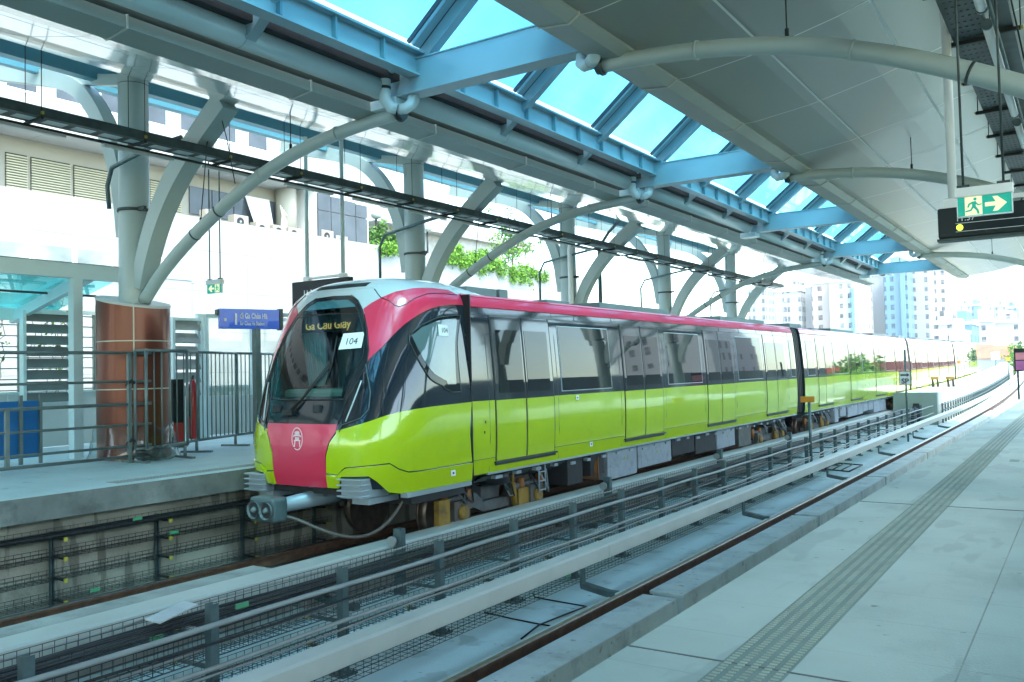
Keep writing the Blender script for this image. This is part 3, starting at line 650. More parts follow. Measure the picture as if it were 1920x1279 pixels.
# extra white rain pipe and conduits at the third column
b = MB(); x = -13.7; y = 24.3; b.tube([(x, y, 0), (x, y, 5.2), (x+.05, y, 5.35)], .085, 14); b.build('rain_pipe', mWhite, label='white vertical rain pipe strapped to the third column from the left', cat='pipe')
for i, (x, y, lab) in enumerate(((-13.1, 25.2, 'thin'), (-13.25, 25.4, 'second thin'))):
    b = MB(); b.tube([(x, y, 0), (x, y, 5.3), (x+.35, y, 5.75), (x+.75, y, 6.1), (x+.8, y, 6.3)], .045, 10); b.build('conduit_pipe', mGalv, label='%s bent metal conduit beside the third column' % lab, cat='pipe')
# cable bracket arms on the columns
for y, lab in ((9.2, 'on the first column above the bronze drum'), (16.9, 'by the second column above the train nose'), (24.6, 'on the third column'), (32.3, 'on the fourth column'), (40.0, 'on the last column')):
    b = MB(); x = -13.95; zz = 4.38 if y == 9.2 else 4.38
    P = [(x-.24, y-.32, 4.35), (x-.26, y-.34, 4.75), (x-.12, y-.34, 5.05), (x+.9, y-.34, 5.22), (x+1.75, y-.3, 5.28)] if y == 9.2 else [(x-.9, y-.3, 2.2), (x-.9, y-.3, 4.55), (x-.72, y-.3, 4.85), (x+.6, y-.3, 5.05), (x+1.75, y-.3, 5.2)]
    b.tube(P, .038, 8); b.build('conduit_pipe', mGalv, label='bent galvanised conduit %s' % lab, cat='pipe')

# cable tray under the left canopy
t = thing('cable_tray', 'long dark perforated cable tray hung below the left ceiling with slim lamps under it', 'cable tray', (-12, 0, 5.0))
x0, x1 = -12.28, -11.9; b = MB()
b.ext([(x0, 5.14), (x0, 5.0), (x1, 5.0), (x1, 5.14), (x1-.008, 5.14), (x1-.008, 5.008), (x0+.008, 5.008), (x0+.008, 5.14)], -6, 41.5, 1)
y = -6
while y < 41:
    b.box(x0+.10, x1-.10, y, y+.3, 4.996, 4.9995, 1); y += .42
b.build('channel', [mTray, mPipeG], t)
b = MB(); b.box(x0-.03, x0+.02, -6, 41.5, 4.93, 4.965); b.build('lower_rail', mTrayD, t)
k = 0; y = 3.3
while y < 41:
    b = MB(); b.box(x0-.05, x1+.02, y-.02, y+.02, 4.96, 4.995); b.tube([(x0-.04, y, 4.97), (x0-.04, y, 6.15)], .006, 5); b.tube([(x1+.0, y, 4.97), (x1+.0, y, 5.98)], .006, 5); b.build('hanger', mTrayD, t)
    b = MB(); b.box(x1+.01, x1+.035, y-.02, y+.02, 5.03, 5.07); b.build('end_cap', mYel, t)
    y += 1.58
y = 2.2; k = 0
while y < 39:
    t = thing('strip_lamp', 'slim grey strip lamp below the left cable tray, %s counting away from the camera' % ORD[k], 'lamp', (-12.2, y, 4.85), 'strip lamps below the left cable tray')
    b = MB(); b.box(-12.24, -12.16, y, y+1.2, 4.86, 4.90); b.build('housing', mLampT, t, bevel=.006)
    for q in (.25, .95): b = MB(); b.tube([(-12.2, y+q, 4.9), (-12.2, y+q, 4.935)], .018, 6); b.build('fixing', mTrayD, t)
    y += 1.78; k += 1
b = MB(); b.tube([(-11.6, 9.2, 5.62), (-11.45, 9.2, 5.2), (-11.2, 9.15, 4.42)], .008, 5); b.build('stay_wire', mTrayD, label='thin stay wire from the first curved strut down to the arched pipe', cat='wire')
# trays, tubes and pipe above the right platform
t = thing('cable_tray', 'broad dark perforated cable tray hung below the right ceiling at the top right corner', 'cable tray', (-.9, 0, 4.6))
b = MB(); b.ext([(-1.04,4.72),(-1.04,4.6),(-.73,4.6),(-.73,4.72),(-.738,4.72),(-.738,4.608),(-1.032,4.608),(-1.032,4.72)], -4, 41)
y = 5
while y < 26:
    for c in range(5): b.box(-1.0+c*.055, -.975+c*.055, y, y+.02, 4.597, 4.5995, 1)
    y += .15
b.build('channel', [mTray, mUnder], t)
y = 1.1
while y < 40:
    b = MB(); b.box(-1.12, -.70, y-.025, y+.025, 4.555, 4.595); b.tube([(-1.1, y, 4.6), (-1.1, y, 5.55)], .006, 5); b.tube([(-.71, y, 4.6), (-.71, y, 5.6)], .006, 5); b.build('hanger', mTrayD, t)
    b = MB(); b.box(-1.135, -1.12, y-.02, y+.02, 4.56, 4.59); b.build('end_cap', mYel, t)
    y += 1.47
t = thing('cable_tray', 'narrow dark cable tray beside the broad one at the top right corner', 'cable tray', (-.55, 0, 4.6))
b = MB(); b.ext([(-.64,4.70),(-.64,4.6),(-.50,4.6),(-.50,4.70),(-.508,4.70),(-.508,4.608),(-.632,4.608),(-.632,4.70)], -4, 41); b.build('channel', mTray, t)
for yy in [2.2+1.9*k for k in range(20)]:
    b = MB(); b.box(-.66, -.44, yy-.02, yy+.02, 4.56, 4.595); b.tube([(-.44, yy, 4.6), (-.44, yy, 5.7)], .006, 5); b.build('hanger', mTrayD, t)
    b = MB(); b.box(-.44, -.42, yy-.02, yy+.02, 4.56, 4.595); b.build('end_cap', mYel, t)
for k in range(22):
    y = -3+k*2.05
    t = thing('tube_lamp', 'white tube lamp under the right ceiling trays, %s counting away from the camera' % ORD[k], 'lamp', (-.69, y, 4.5), 'tube lamps over the right platform')
    b = MB(); b.tube([(-.69, y, 4.5), (-.69, y+1.55, 4.5)], .045, 14); b.build('tube', mWhite, t)
    for q_ in (-.04, 1.55): b = MB(); b.tube([(-.69, y+q_, 4.5), (-.69, y+q_+.05, 4.5)], .05, 14); b.build('end_holder', mGalv, t)
b = MB(); b.tube([(-.62, -4, 4.47), (-.62, 40, 4.47)], .018, 8); b.build('conduit_pipe', mGalv, label='thin steel conduit beside the white tube lamps', cat='pipe')


# ============================================================ TRAIN
XC = -9.04
def itp(T, z):
    if z <= T[0][0]: return T[0][1]
    if z >= T[-1][0]: return T[-1][1]
    for i in range(len(T)-1):
        if z <= T[i+1][0]:
            x0, y0 = T[i]; x1, y1 = T[i+1]; h = x1-x0; t = (z-x0)/h; d = (y1-y0)/h
            dm = (y0-T[i-1][1])/(x0-T[i-1][0]) if i > 0 else d
            dp = (T[i+2][1]-y1)/(T[i+2][0]-x1) if i+2 < len(T) else d
            m0 = 0 if dm*d <= 0 else 2*dm*d/(dm+d); m1 = 0 if dp*d <= 0 else 2*dp*d/(dp+d)
            return (2*t**3-3*t*t+1)*y0+(t**3-2*t*t+t)*h*m0+(-2*t**3+3*t*t)*y1+(t**3-t*t)*h*m1
WT = [(-.35,1.37),(-.15,1.40),(.1,1.425),(.5,1.44),(.95,1.435),(1.6,1.395),(2.2,1.34),(2.35,1.315),(2.52,1.24),(2.63,1.09),(2.71,.87),(2.76,.62),(2.79,.34),(2.8,.02)]
FT = [(-.35,8.50),(-.15,8.44),(.1,8.39),(.4,8.38),(.7,8.43),(.95,8.5),(1.6,8.70),(2.2,8.96),(2.45,9.09),(2.6,9.20),(2.7,9.36),(2.76,9.6),(2.79,9.95),(2.8,10.3)]
YEND = 10.43
def S2(a, z):
    W = itp(WT, z); yf = itp(FT, z); L = min(1.25, 10.5-yf); sg = math.copysign(1, a); aa = abs(a)
    if aa <= 1:
        s = math.sin(aa*math.pi/2); c = abs(math.cos(aa*math.pi/2)); return Vector((XC+sg*W*s**(2/3.2), yf+L*(1-c**(2/3.2)), z))
    return Vector((XC+sg*W, min(YEND, yf+L+aa-1), z))
def aend(z): yf = itp(FT, z); L = min(1.25, 10.5-yf); return 1+YEND-yf-L
def nrm(a, z):
    e = .004; z = max(-.34, min(2.78, z)); sg = 1 if a >= 0 else -1
    a2 = a if abs(a) > .01 else .01*sg
    if abs(a2) >= aend(z)-.01: a2 = sg*(aend(z)-.02)
    du = S2(a2+e, z)-S2(a2-e, z); dv = S2(a2, z+e)-S2(a2, z-e); n = du.cross(dv)
    n.normalize(); c = Vector((XC, 11, .8))
    return n if n.dot(S2(a2, z)-c) > 0 else -n
def patch(mb, pl, off=.006, rim=.012, mi=0, st=.05, mirror=False):
    """closed panel laid on the cab surface; pl = outline in (a, z)"""
    if mirror: pl = [(-a, z) for a, z in pl][::-1]
    P = []
    for i, p in enumerate(pl):
        q = pl[(i+1) % len(pl)]; n = max(1, int(math.hypot(q[0]-p[0], q[1]-p[1])/st))
        P += [(p[0]+(q[0]-p[0])*k/n, p[1]+(q[1]-p[1])*k/n) for k in range(n)]
    def inside(x, y):
        c = False; j = len(P)-1
        for i in range(len(P)):
            if (P[i][1] > y) != (P[j][1] > y) and x < (P[j][0]-P[i][0])*(y-P[i][1])/(P[j][1]-P[i][1])+P[i][0]: c = not c
            j = i
        return c
    ins = []
    ax = [p[0] for p in P]; az = [p[1] for p in P]; x = min(ax)+st*.5
    while x < max(ax):
        z = min(az)+st*.5
        while z < max(az):
            if inside(x, z) and min((x-p[0])**2+(z-p[1])**2 for p in P) > (st*.45)**2: ins.append((x, z))
            z += st
        x += st
    n = len(P)
    r = delaunay_2d_cdt([Vector(p) for p in P+ins], [], [list(range(n))], 1, 1e-5)
    vs = [S2(p.x, p.y)+nrm(p.x, p.y)*off for p in r[0]]
    mb.add(vs, [list(f) for f in r[2]], mi, True)
    ra = []; rb_ = []
    for p in P:
        q = S2(*p); nn = nrm(*p); ra.append(q+nn*off); rb_.append(q+nn*(off-rim))
    mb.add(ra+rb_, [(i, (i+1) % n, n+(i+1) % n, n+i) for i in range(n)], mi)
def strip_on(mb, L, wd, off, mi=0, z2=None):   # thin raised line along (a, z) points
    q = []
    for i in range(len(L)-1):
        n = max(1, int(math.hypot(L[i+1][0]-L[i][0], L[i+1][1]-L[i][1])/.05))
        q += [(L[i][0]+(L[i+1][0]-L[i][0])*k/n, L[i][1]+(L[i+1][1]-L[i][1])*k/n) for k in range(n)]
    q.append(L[-1]); mb.tube([S2(*p)+nrm(*p)*off for p in q], wd, 6, mi)

car = thing('train_car', 'leading metro carriage with pink and yellow green sloping cab, black windshield and paper number 104', 'train car', (XC, 8, -1.15), 'metro carriages')
# cab shell
b = MB(); NA, NZ = 44, 64; zs = [-.16+(2.8+.16)*(1-(1-i/NZ)**1.35) for i in range(NZ+1)]
idx = {}; 
for j, z in enumerate(zs):
    ae = aend(z)
    for i in range(2*NA+1):
        f = (i-NA)/NA; s = abs(f); a = (s/.62 if s < .62 else 1+(s-.62)/.38*(ae-1))*(1 if f >= 0 else -1)
        idx[(i, j)] = len(b.v); b.v.append(tuple(S2(a, z))); 
        if j < NZ and i < 2*NA: pass
def aof(i):
    f = (i-NA)/NA; s = abs(f); return s/.62 if s < .62 else 1+(s-.62)
for j in range(NZ):
    zm = (zs[j]+zs[j+1])/2
    for i in range(2*NA):
        a = (aof(i)+aof(i+1))/2
        if a < .19 and 1.06 < zm < 2.30: continue
        b.f.append([idx[(i,j)], idx[(i+1,j)], idx[(i+1,j+1)], idx[(i,j+1)]]); thr = 2.2+.22*max(0, min(1, (a-.2)/.8))
        b.m.append(1 if zm > thr else 0); b.sm.append(True)
b.build('cab_shell', [mTrainN, mTrainW], car)
RP = [(0,.70),(.188,.70),(.186,.60),(.145,.47),(.121,.285),(.122,.1),(.122,-.14),(0,-.13)]
b = MB(); patch(b, [(-a, z) for a, z in RP[1:-1]][::-1]+RP[1:-1] if False else RP[1:7]+[(-.122,-.14),(-.122,.1),(-.121,.285),(-.145,.47),(-.186,.60),(-.188,.70)], .012, .03, 0)
b.build('nose_panel', mTrainR, car)
MK = [(.195,.705),(.222,.965),(.276,1.21),(.345,1.51),(.335,1.68),(.275,1.98),(.2,2.24),(.14,2.39),(.08,2.475)]
WS = [(.206,1.03),(.228,1.25),(.300,1.60),(.292,1.72),(.24,1.99),(.165,2.24),(.125,2.34),(.065,2.42)]
b = MB()
full = MK+[(-a, z) for a, z in MK[::-1]]
# mask as a ring: build side and bottom pieces around the glass opening
for mr in (False, True): patch(b, [(.0,1.02)]+[(.206,1.02)]+WS[1:]+[(0,2.43),(0,2.49)]+MK[::-1]+[(0,.70)], .008, .02, 0, mirror=mr)
b.build('windshield_mask', mMask, car)
b = MB(); patch(b, WS+[(-a, z) for a, z in WS[::-1]], .010, .012, 0); ws = b.build('windshield', gCab, car)
b = MB()
for mr in (1, -1): strip_on(b, [(mr*a, z) for a, z in MK], .010, .006)
strip_on(b, [(-.206,1.025),(0,1.02),(.206,1.025)], .012, .012); strip_on(b, [(-.185,2.20),(0,2.22),(.185,2.20)], .010, .012)
for mr in (1, -1): strip_on(b, [(mr*a, z) for a, z in WS], .006, .012)
b.build('windshield_seal', mDark, car)
# below windshield camera pods
for a in (-.12, .05):
    b = MB(); c = S2(a, .90)+nrm(a, .90)*.02; b.obox(c, (.07,0,0), (0,.02,0), (0,0,.05)); b.build('camera_pod', mUnder, car, bevel=.006)
# cab interior seen through the glass
t_ = MB(); t_.box(XC-.95, XC+.95, 9.0, 9.45, .75, 1.16); t_.build('console', mCream, car, bevel=.05)
t_ = MB(); t_.box(XC-1.25, XC+1.25, 10.36, 10.40, -.1, 2.3); t_.build('cab_rear_wall', M('cab rear wall', (.05, .12, .13), .6), car)
t_ = MB(); t_.box(XC-.75, XC-.28, 9.9, 10.0, 1.0, 1.95); t_.box(XC-.15, XC+.12, 9.9, 9.98, 1.0, 1.75); t_.build('cab_seats', M('pale seat covers', (.55,.6,.6), .8), car, bevel=.06)
t_ = MB()
for k in range(9): t_.tube([(XC-.86+k*.055+.012*(k % 2), 9.32, 2.05), (XC-.80+k*.04, 9.42, 1.2)], .034, 8)
t_.build('curtain', mWhite, car)
t_ = MB(); t_.box(XC-.62, XC+.62, 9.03, 9.08, 1.98, 2.22); t_.build('destination_display', mScreen, car)
q0 = Vector((XC-.50, 9.022, 2.02)); text('Ga C\u1ea7u Gi\u1ea5y', .165, mLed, 'destination_letters', car, q0, (1,0,0), (0,.12,1), th=.004, bold=.002)
# papers stuck inside the windows
c = S2(.178, 1.80)+nrm(.178, 1.80)*.022; ux = (S2(.23, 1.80)-S2(.12, 1.80)).normalized(); uy = (S2(.178, 1.9)-S2(.178, 1.7)).normalized()
b = MB(); poly(b, [(-.17,-.115),(.20,-.10),(.19,.10),(.17,.135),(-.15,.125)], c, ux, uy, .004); pn = b.build('number_paper', mPaper, car)
text('104', .14, mInk, 'number', pn, c-ux*.09-uy*.045+ux.cross(uy)*.005, ux, uy, th=.002).matrix_parent_inverse = Matrix()
# wiper
b = MB(); p0 = S2(-.03, .84)+nrm(0, .84)*.05; p1 = S2(.0, 1.04)+nrm(0, 1.04)*.05; p2 = S2(.075, 1.50)+nrm(.06, 1.5)*.04; p3 = S2(.05, 1.1)+nrm(.05, 1.1)*.03
b.tube([p0, p1, p2], .016, 8); b.tube([p0+Vector((.05,0,0)), p2+Vector((.02,0,-.03))], .012, 8)
q = S2(.075, 1.88)+nrm(.075, 1.88)*.022; b.tube([S2(.07, 1.22)+nrm(.07, 1.2)*.022, S2(.085, 1.5)+nrm(.08, 1.5)*.024, q], .010, 6); b.obox(p0, (.09,0,0), (0,.03,0), (0,0,.035)); b.obox(p2, (.03,0,0), (0,.02,0), (0,0,.03))
b.build('wiper', mDark, car)
# green skirt wings, red sweeps, headlights for both sides
G = [(.190,.62),(.223,.631),(.33,.685),(.426,.728),(.574,.804),(.69,.842),(.818,.87),(1.016,.898),(1.3,.905)]
for mr in (False, True):
    b = MB(); ae = aend(.905)
    patch(b, G+[(ae,.915),(aend(.04),.047),(.903,.045),(.80,.05),(.72,.10),(.636,.185),(.44,.165),(.262,.14),(.236,.105),(.205,.045),(.125,.055),(.128,.285),(.152,.46),(.190,.575)], .010, .02, 0, mirror=mr, st=.045)
    # lower fender, flared outward around the buffer box
    patch(b, [(.128,.040),(.205,.030),(.240,.09),(.268,.125),(.44,.150),(.634,.168),(.715,.085),(.80,.035),(.903,.030),(aend(0),.030),(aend(-.2),-.225),(.886,-.225),(.706,-.229),(.607,-.201),(.523,-.055),(.455,.028),(.228,.021),(.205,-.135),(.126,-.135)], .030, .045, 0, mirror=mr, st=.04)
    b.build('side_fairing', mTrainG, car)
    b = MB(); RS = [(.346,1.53),(.358,1.567),(.40,1.64),(.453,1.725),(.50,1.83),(.55,1.928),(.605,2.025),(.667,2.103),(.73,2.175),(.794,2.234),(.85,2.275),(.912,2.307),(.97,2.33),(1.04,2.341),(1.2,2.345)]
    patch(b, RS+[(aend(2.345),2.345),(aend(2.5),2.50),(1.0,2.50),(.97,2.555),(.85,2.566),(.74,2.56),(.641,2.545),(.55,2.52),(.464,2.493),(.40,2.455),(.339,2.414),(.26,2.34),(.205,2.262),(.285,1.98),(.343,1.68)], .012, .02, 0, mirror=mr, st=.045)
    b.build('red_sweep', mTrainR, car)
    sg = -1 if mr else 1
    b = MB(); strip_on(b, [(sg*a, z) for a, z in [(.34,2.405),(.42,2.36),(.47,2.30),(.52,2.275),(.58,2.31),(.66,2.40),(.78,2.47),(.9,2.492),(1.0,2.49)]], .006, .014); strip_on(b, [(sg*a, z) for a, z in [(.26,2.55),(.30,2.47),(.34,2.405)]], .006, .004); b.build('panel_gap', mDark, car)
    HL = [(.335,1.49),(.41,1.12),(.420,.89),(.372,.781),(.225,.69),(.232,.965),(.282,1.216)]
    b = MB(); patch(b, HL, .012, .02, 0, mirror=mr); hl = b.build('headlight', mGlassB, car)
    b = MB(); strip_on(b, [(sg*a, z) for a, z in HL[0:5]+[(.215,.60)]], .008, .014); b.build('rim', mGalv, hl).matrix_parent_inverse = Matrix()
    b = MB(); strip_on(b, [(sg*a, z) for a, z in [(.322,1.27),(.252,.735)]], .010, .014); b.build('led_strip', mLedW, hl).matrix_parent_inverse = Matrix()
    b = MB(); patch(b, [(.674,1.884),(.763,2.017),(.898,2.131),(1.015,2.184),(1.12,2.184),(1.155,1.799),(1.394,1.074),(1.20,1.074),(1.031,1.121),(.925,1.269),(.812,1.513),(.687,1.789)], .010, .02, 0, mirror=mr); cw = b.build('cab_window', mGlassB, car)
    b = MB(); strip_on(b, [(sg*a, z) for a, z in [(.674,1.884),(.763,2.017),(.898,2.131),(1.015,2.184),(1.12,2.184),(1.155,1.799),(1.394,1.074),(1.20,1.074),(1.031,1.121),(.925,1.269),(.812,1.513),(.687,1.789),(.674,1.884)]], .009, .008); b.build('frame', mTray, cw).matrix_parent_inverse = Matrix()
    b = MB(); patch(b, [(.70,1.868),(.775,1.985),(.907,2.09),(1.02,2.14),(1.06,2.10),(1.10,1.804),(1.26,1.183),(1.06,1.183),(.945,1.34),(.84,1.55)], .014, .006, 0, mirror=mr); b.build('pane', M('cab side glass', (.10,.15,.15), .03, 0, .3, .8, coat=1), cw).matrix_parent_inverse = Matrix()
    b = MB(); strip_on(b, [(sg*a, z) for a, z in [(.50,1.78),(.507,1.72),(.504,1.364),(.52,1.1),(.547,.80)]], .006, .004); b.build('door_gap', mDark, car)
b = MB(); c = S2(.96, 1.95)+nrm(.96, 1.95)*.022; ux = (S2(1.0, 1.95)-S2(.92, 1.95)).normalized(); uy = Vector((-.1,0,1)).normalized()
poly(b, [(-.12,-.075),(.10,-.08),(.10,.08),(-.11,.085)], c, ux, uy, .004); pn = b.build('number_paper', mPaper, car)
text('104', .10, mInk, 'number', pn, c-ux*.06-uy*.03+ux.cross(uy)*.005, ux, uy, th=.002).matrix_parent_inverse = Matrix()
b = MB(); patch(b, [(-.16,2.605),(.18,2.605),(.22,2.665),(-.20,2.665)], .004, .004); b.build('roof_vent', mUnder, car)
b = MB(); strip_on(b, [(-.40,2.62),(-.2,2.575),(.22,2.575),(.34,2.60)], .008, .0); b.build('roof_seam', mTrainW, car)
# gate emblem on the nose
c = S2(0, .50)+nrm(.02, .50)*.018; e = MB(); N_ = 36
ro = [(math.cos(i*2*math.pi/N_)*.105, math.sin(i*2*math.pi/N_)*.155) for i in range(N_)]; ri = [(x*.90, y*.92) for x, y in ro]
for i in range(N_): k = (i+1) % N_; poly(e, [ro[i], ro[k], ri[k], ri[i]], c, (1,0,0), (0,0,1), .004)
for P_ in ([(-.06,-.11),(-.045,-.11),(-.035,-.03),(-.05,-.03)],[(.045,-.11),(.06,-.11),(.05,-.03),(.035,-.03)],[(-.06,-.03),(.06,-.03),(.06,-.018),(-.06,-.018)],[(-.075,.02),(-.05,.035),(.05,.035),(.075,.02),(.08,.035),(.045,.06),(-.045,.06),(-.08,.035)],[(-.035,-.018),(-.022,-.018),(-.022,.025),(-.035,.025)],[(.022,-.018),(.035,-.018),(.035,.025),(.022,.025)],[(-.012,-.018),(.012,-.018),(.012,.02),(-.012,.02)],[(-.05,.075),(-.03,.068),(.03,.068),(.05,.075),(.03,.1),(.0,.105),(-.03,.1)],[(-.028,.055),(.028,.055),(.028,.07),(-.028,.07)]):
    poly(e, P_, c, (1,0,0), (0,0,1), .005)
e.build('gate_emblem', M('emblem pink white', (.85,.62,.64), .5), car)
# buffer boxes
for sg, nm in ((1, 'r'), (-1, 'l')):
    x0 = XC+sg*.73; x1 = XC+sg*1.09; b = MB()
    b.box(min(x0,x1), max(x0,x1), 8.45, 9.0, -.27, -.012)
    for k in range(4): z = -.255+k*.072; b.beam([(x0-.02*sg, 8.42, z+.02), (x1+.02*sg, 8.42, z+.02)], .04, .010, (0,1,0)); b.box(max(x0,x1) if sg > 0 else min(x0,x1)-.02, max(x0,x1)+.02 if sg > 0 else min(x0,x1), 8.46, 8.60, z+.01, z+.03)
    b.build('anti_climber', mFender, car, bevel=.008)
    b = MB(); b.box(min(x0,x1)+.05, max(x0,x1)-.02, 8.6, 9.3, -.36, -.28); b.build('bracket_plate', mFender, car)
# coupler with hose
t_ = MB(); t_.tube([(XC, 9.4, -.33), (XC, 8.9, -.33), (XC, 8.1, -.36)], [.12, .12, .095], 16); t_.build('coupler_bar', mFender, car)
t_ = MB(); t_.obox((XC+.0, 7.86, -.37), (.23, 0, 0), (0, .12, 0), (0, 0, .16)); cp = t_.build('coupler_head', mGalv, car, bevel=.04)
for dx in (-.11, .12):
    t_ = MB(); t_.tube([(XC+dx, 7.73, -.37), (XC+dx, 7.69, -.37)], [.10, .115], 18, caps=False); t_.disc((XC+dx, 7.72, -.37), (0,1,0), .095, 18, 1); t_.tube([(XC+dx, 7.72, -.37), (XC+dx, 7.67, -.37)], [.05, .02], 10); t_.build('coupler_cup', [mTrainRoof, mUnder], cp).matrix_parent_inverse = Matrix()
t_ = MB(); hp = [(XC+.10, 7.92, -.46), (XC+.28, 8.05, -.50), (XC+.5, 8.3, -.68), (XC+.72, 8.55, -.80), (XC+.92, 8.75, -.80), (XC+1.08, 8.95, -.66), (XC+1.14, 9.15, -.44), (XC+1.12, 9.3, -.32)]
hq = [Vector(p) for p in hp]
for _ in range(2):
    q = [hq[0]]
    for i in range(len(hq)-1): q += [hq[i].lerp(hq[i+1], .25), hq[i].lerp(hq[i+1], .75)]
    hq = q+[hq[-1]]
t_.tube(hq, .022, 10); t_.build('air_hose', M('grey brown hose', (.12,.105,.09), .6), car)
t_ = MB(); t_.box(XC-1.3, XC+1.3, 9.2, 10.4, -.42, -.16); t_.box(XC-.9, XC+.9, 8.6, 9.2, -.26, -.12); t_.build('cab_underframe', mUnder, car)
t_ = MB(); t_.box(XC+1.28, XC+1.40, 9.0, 10.45, -.30, -.235); t_.build('sole_bar', mFender, car)

# ---- carriage bodies
def sideX(z): return XC+itp(WT, z)
def body_sec():
    zz = [-.17, 0, .25, .5, .75, .92]; z2 = [.92, 1.2, 1.6, 2.0, 2.2, 2.34]; z3 = [2.34, 2.42, 2.50]; z4 = []
    return zz, z2, z3, z4
def strip(mb, zs, y0, y1, off, mi, ny=1, side=1, back=.02):
    n = len(zs); vs = []
    for j in range(ny+1):
        y = y0+(y1-y0)*j/ny
        for z in zs: vs.append((XC+side*(itp(WT, z)+off), y, z))
    mb.add(vs, [(j*n+i, (j+1)*n+i, (j+1)*n+i+1, j*n+i+1) for j in range(ny) for i in range(n-1)], mi, True)
def slab(mb, z0, z1, y0, y1, off, th, mi, side=1, k=5):   # solid plate following the side
    zs = [z0+(z1-z0)*i/k for i in range(k+1)]; o = [(XC+side*(itp(WT, z)+off), z) for z in zs]; i_ = [(XC+side*(itp(WT, z)+off-th), z) for z in zs[::-1]]
    mb.ext(o+i_, y0, y1, 1, mi)
def make_car(root, y0, y1, doors, windows, cab=False, bogies=(), mir_side=True):
    zz, z2, z3, z4 = body_sec(); b = MB()
    for s in (1, -1):
        strip(b, zz, y0, y1, 0, 0, 1, s); strip(b, z2, y0, y1, 0, 1, 1, s); strip(b, z3, y0, y1, .004, 2, 1, s); rp_ = [(itp(WT, 2.5)+.004, 2.50), (1.20, 2.525), (1.0, 2.56), (.6, 2.60), (0, 2.615)]; b.add([(XC+s*x, y, z) for y in (y0, y1) for x, z in rp_], [(q, q+1, q+6, q+5) for q in range(4)], 3, True)
    pts = [(XC+itp(WT, z), z) for z in zz+z2[1:]+z3[1:]]+[(XC+1.0, 2.56), (XC+.6, 2.60)]; full = pts+[(2*XC-x, z) for x, z in pts[::-1]]
    for y in (y0, y1): b.add([(x, y, z) for x, z in full], [list(range(len(full)))], 1)
    b.box(XC-1.38, XC+1.38, y0, y1, -.19, -.165, 4)
    b.build('body', [mTrainG, mTrainN, mTrainR, mTrainRoof, mUnder], root)
    b = MB(); b.ext([(sideX(2.34)+.010,2.33),(sideX(2.34)+.016,2.345),(sideX(2.36)+.004,2.36),(sideX(2.33),2.33)], y0, y1); b.ext([(sideX(2.5)+.0,2.49),(sideX(2.5)+.02,2.50),(sideX(2.5)-.01,2.53)], y0, y1); b.build('rain_gutter', mTrainR, root)
    b = MB(); b.ext([(sideX(-.17)-.03,-.17),(sideX(-.17)+.008,-.17),(sideX(-.17)+.008,-.20),(sideX(-.17)-.03,-.20)], y0+.4, y1); b.build('sole_bar', mFender, root)
    for (c, hw) in doors:
        for sg in (-1, 1):
            a0, a1 = (c-hw, c-.012) if sg < 0 else (c+.012, c+hw)
            b = MB(); slab(b, .915, 2.20, a0+.012, a1-.012, .012, .03, 1); slab(b, .0, .9148, a0+.012, a1-.012, .012, .03, 0); dr = b.build('door', [mTrainG, mTrainN], root)
            m0, m1 = (a0+.11, a1-.05) if sg < 0 else (a0+.05, a1-.11)
            b = MB(); slab(b, 1.02, 2.0, m0, m1, .017, .01, 0); pn = b.build('door_window', mGlassB, dr); pn.matrix_parent_inverse = Matrix()
        for yy in (c-hw, c, c+hw): b = MB(); slab(b, -.005, 2.215, yy-.013, yy+.013, .010, .02, 0); b.build('door_seal', mDark, root)
        b = MB(); b.box(sideX(0), sideX(0)+.045, c-hw-.04, c+hw+.06, -.04, -.012); b.box(sideX(0), sideX(0)+.02, c-hw-.02, c+hw+.02, -.075, -.045, 1); b.build('door_sill', [mTray, mDark], root)
    for (a0, a1) in windows:
        b = MB(); slab(b, .985, 2.12, a0-.02, a1+.02, .006, .012, 1); slab(b, 1.0, 2.105, a0, a1, .010, .008, 0); b.build('window', [mGlassB, mFender], root)
    # panel lines
    b = MB()
    y = y0+.35
    while y < y1:
        slab(b, 2.222, 2.33, y-.004, y+.004, .004, .01, 0); y += 1.47
    for (c, hw) in doors:
        for yy in (c-hw-.16, c+hw+.16): slab(b, -.15, 2.33, yy-.004, yy+.004, .003, .01, 0)
    b.box(sideX(.05), sideX(.05)+.003, y0, y1, .045, .053); slab(b, 2.218, 2.225, y0, y1, .003, .01, 0)
    b.build('panel_lines', mInk, root)
    # roof equipment
    L = y1-y0; k = 0
    for (f0, f1, h, wd) in ((.05, .10, .12, .75), (.105, .12, .13, .75), (.20, .25, .05, .7), (.30, .50, .08, .9), (.60, .64, .04, .7), (.70, .92, .08, .9)):
        b = MB(); ya, yb = y0+L*f0, y0+L*f1; b.box(XC-wd, XC+wd, ya, yb, 2.54, 2.615+h); ro_ = b.build('roof_unit', mTrainRoof, root, bevel=.02)
        if wd > .8:
            for q in range(3):
                yc = ya+(yb-ya)*(q+.5)/3; b = MB(); b.tube([(XC+.45, yc, 2.61+h), (XC+.45, yc, 2.635+h)], .28, 20, caps=False); b.disc((XC+.45, yc, 2.625+h), (0,0,1), .27, 20, 0, .01); fo = b.build('fan', mTray, ro_); fo.matrix_parent_inverse = Matrix()
    # underframe
    rnd = random.Random(int(y0))
    b = MB(); b.box(XC-.9, XC+.9, y0+.3, y1-.3, -.42, -.19); b.build('underframe', mUnder, root)
    lo, hi = bogies[0]+2.0, bogies[1]-2.0; y = lo
    if cab: y = lo+.0
    k = 0
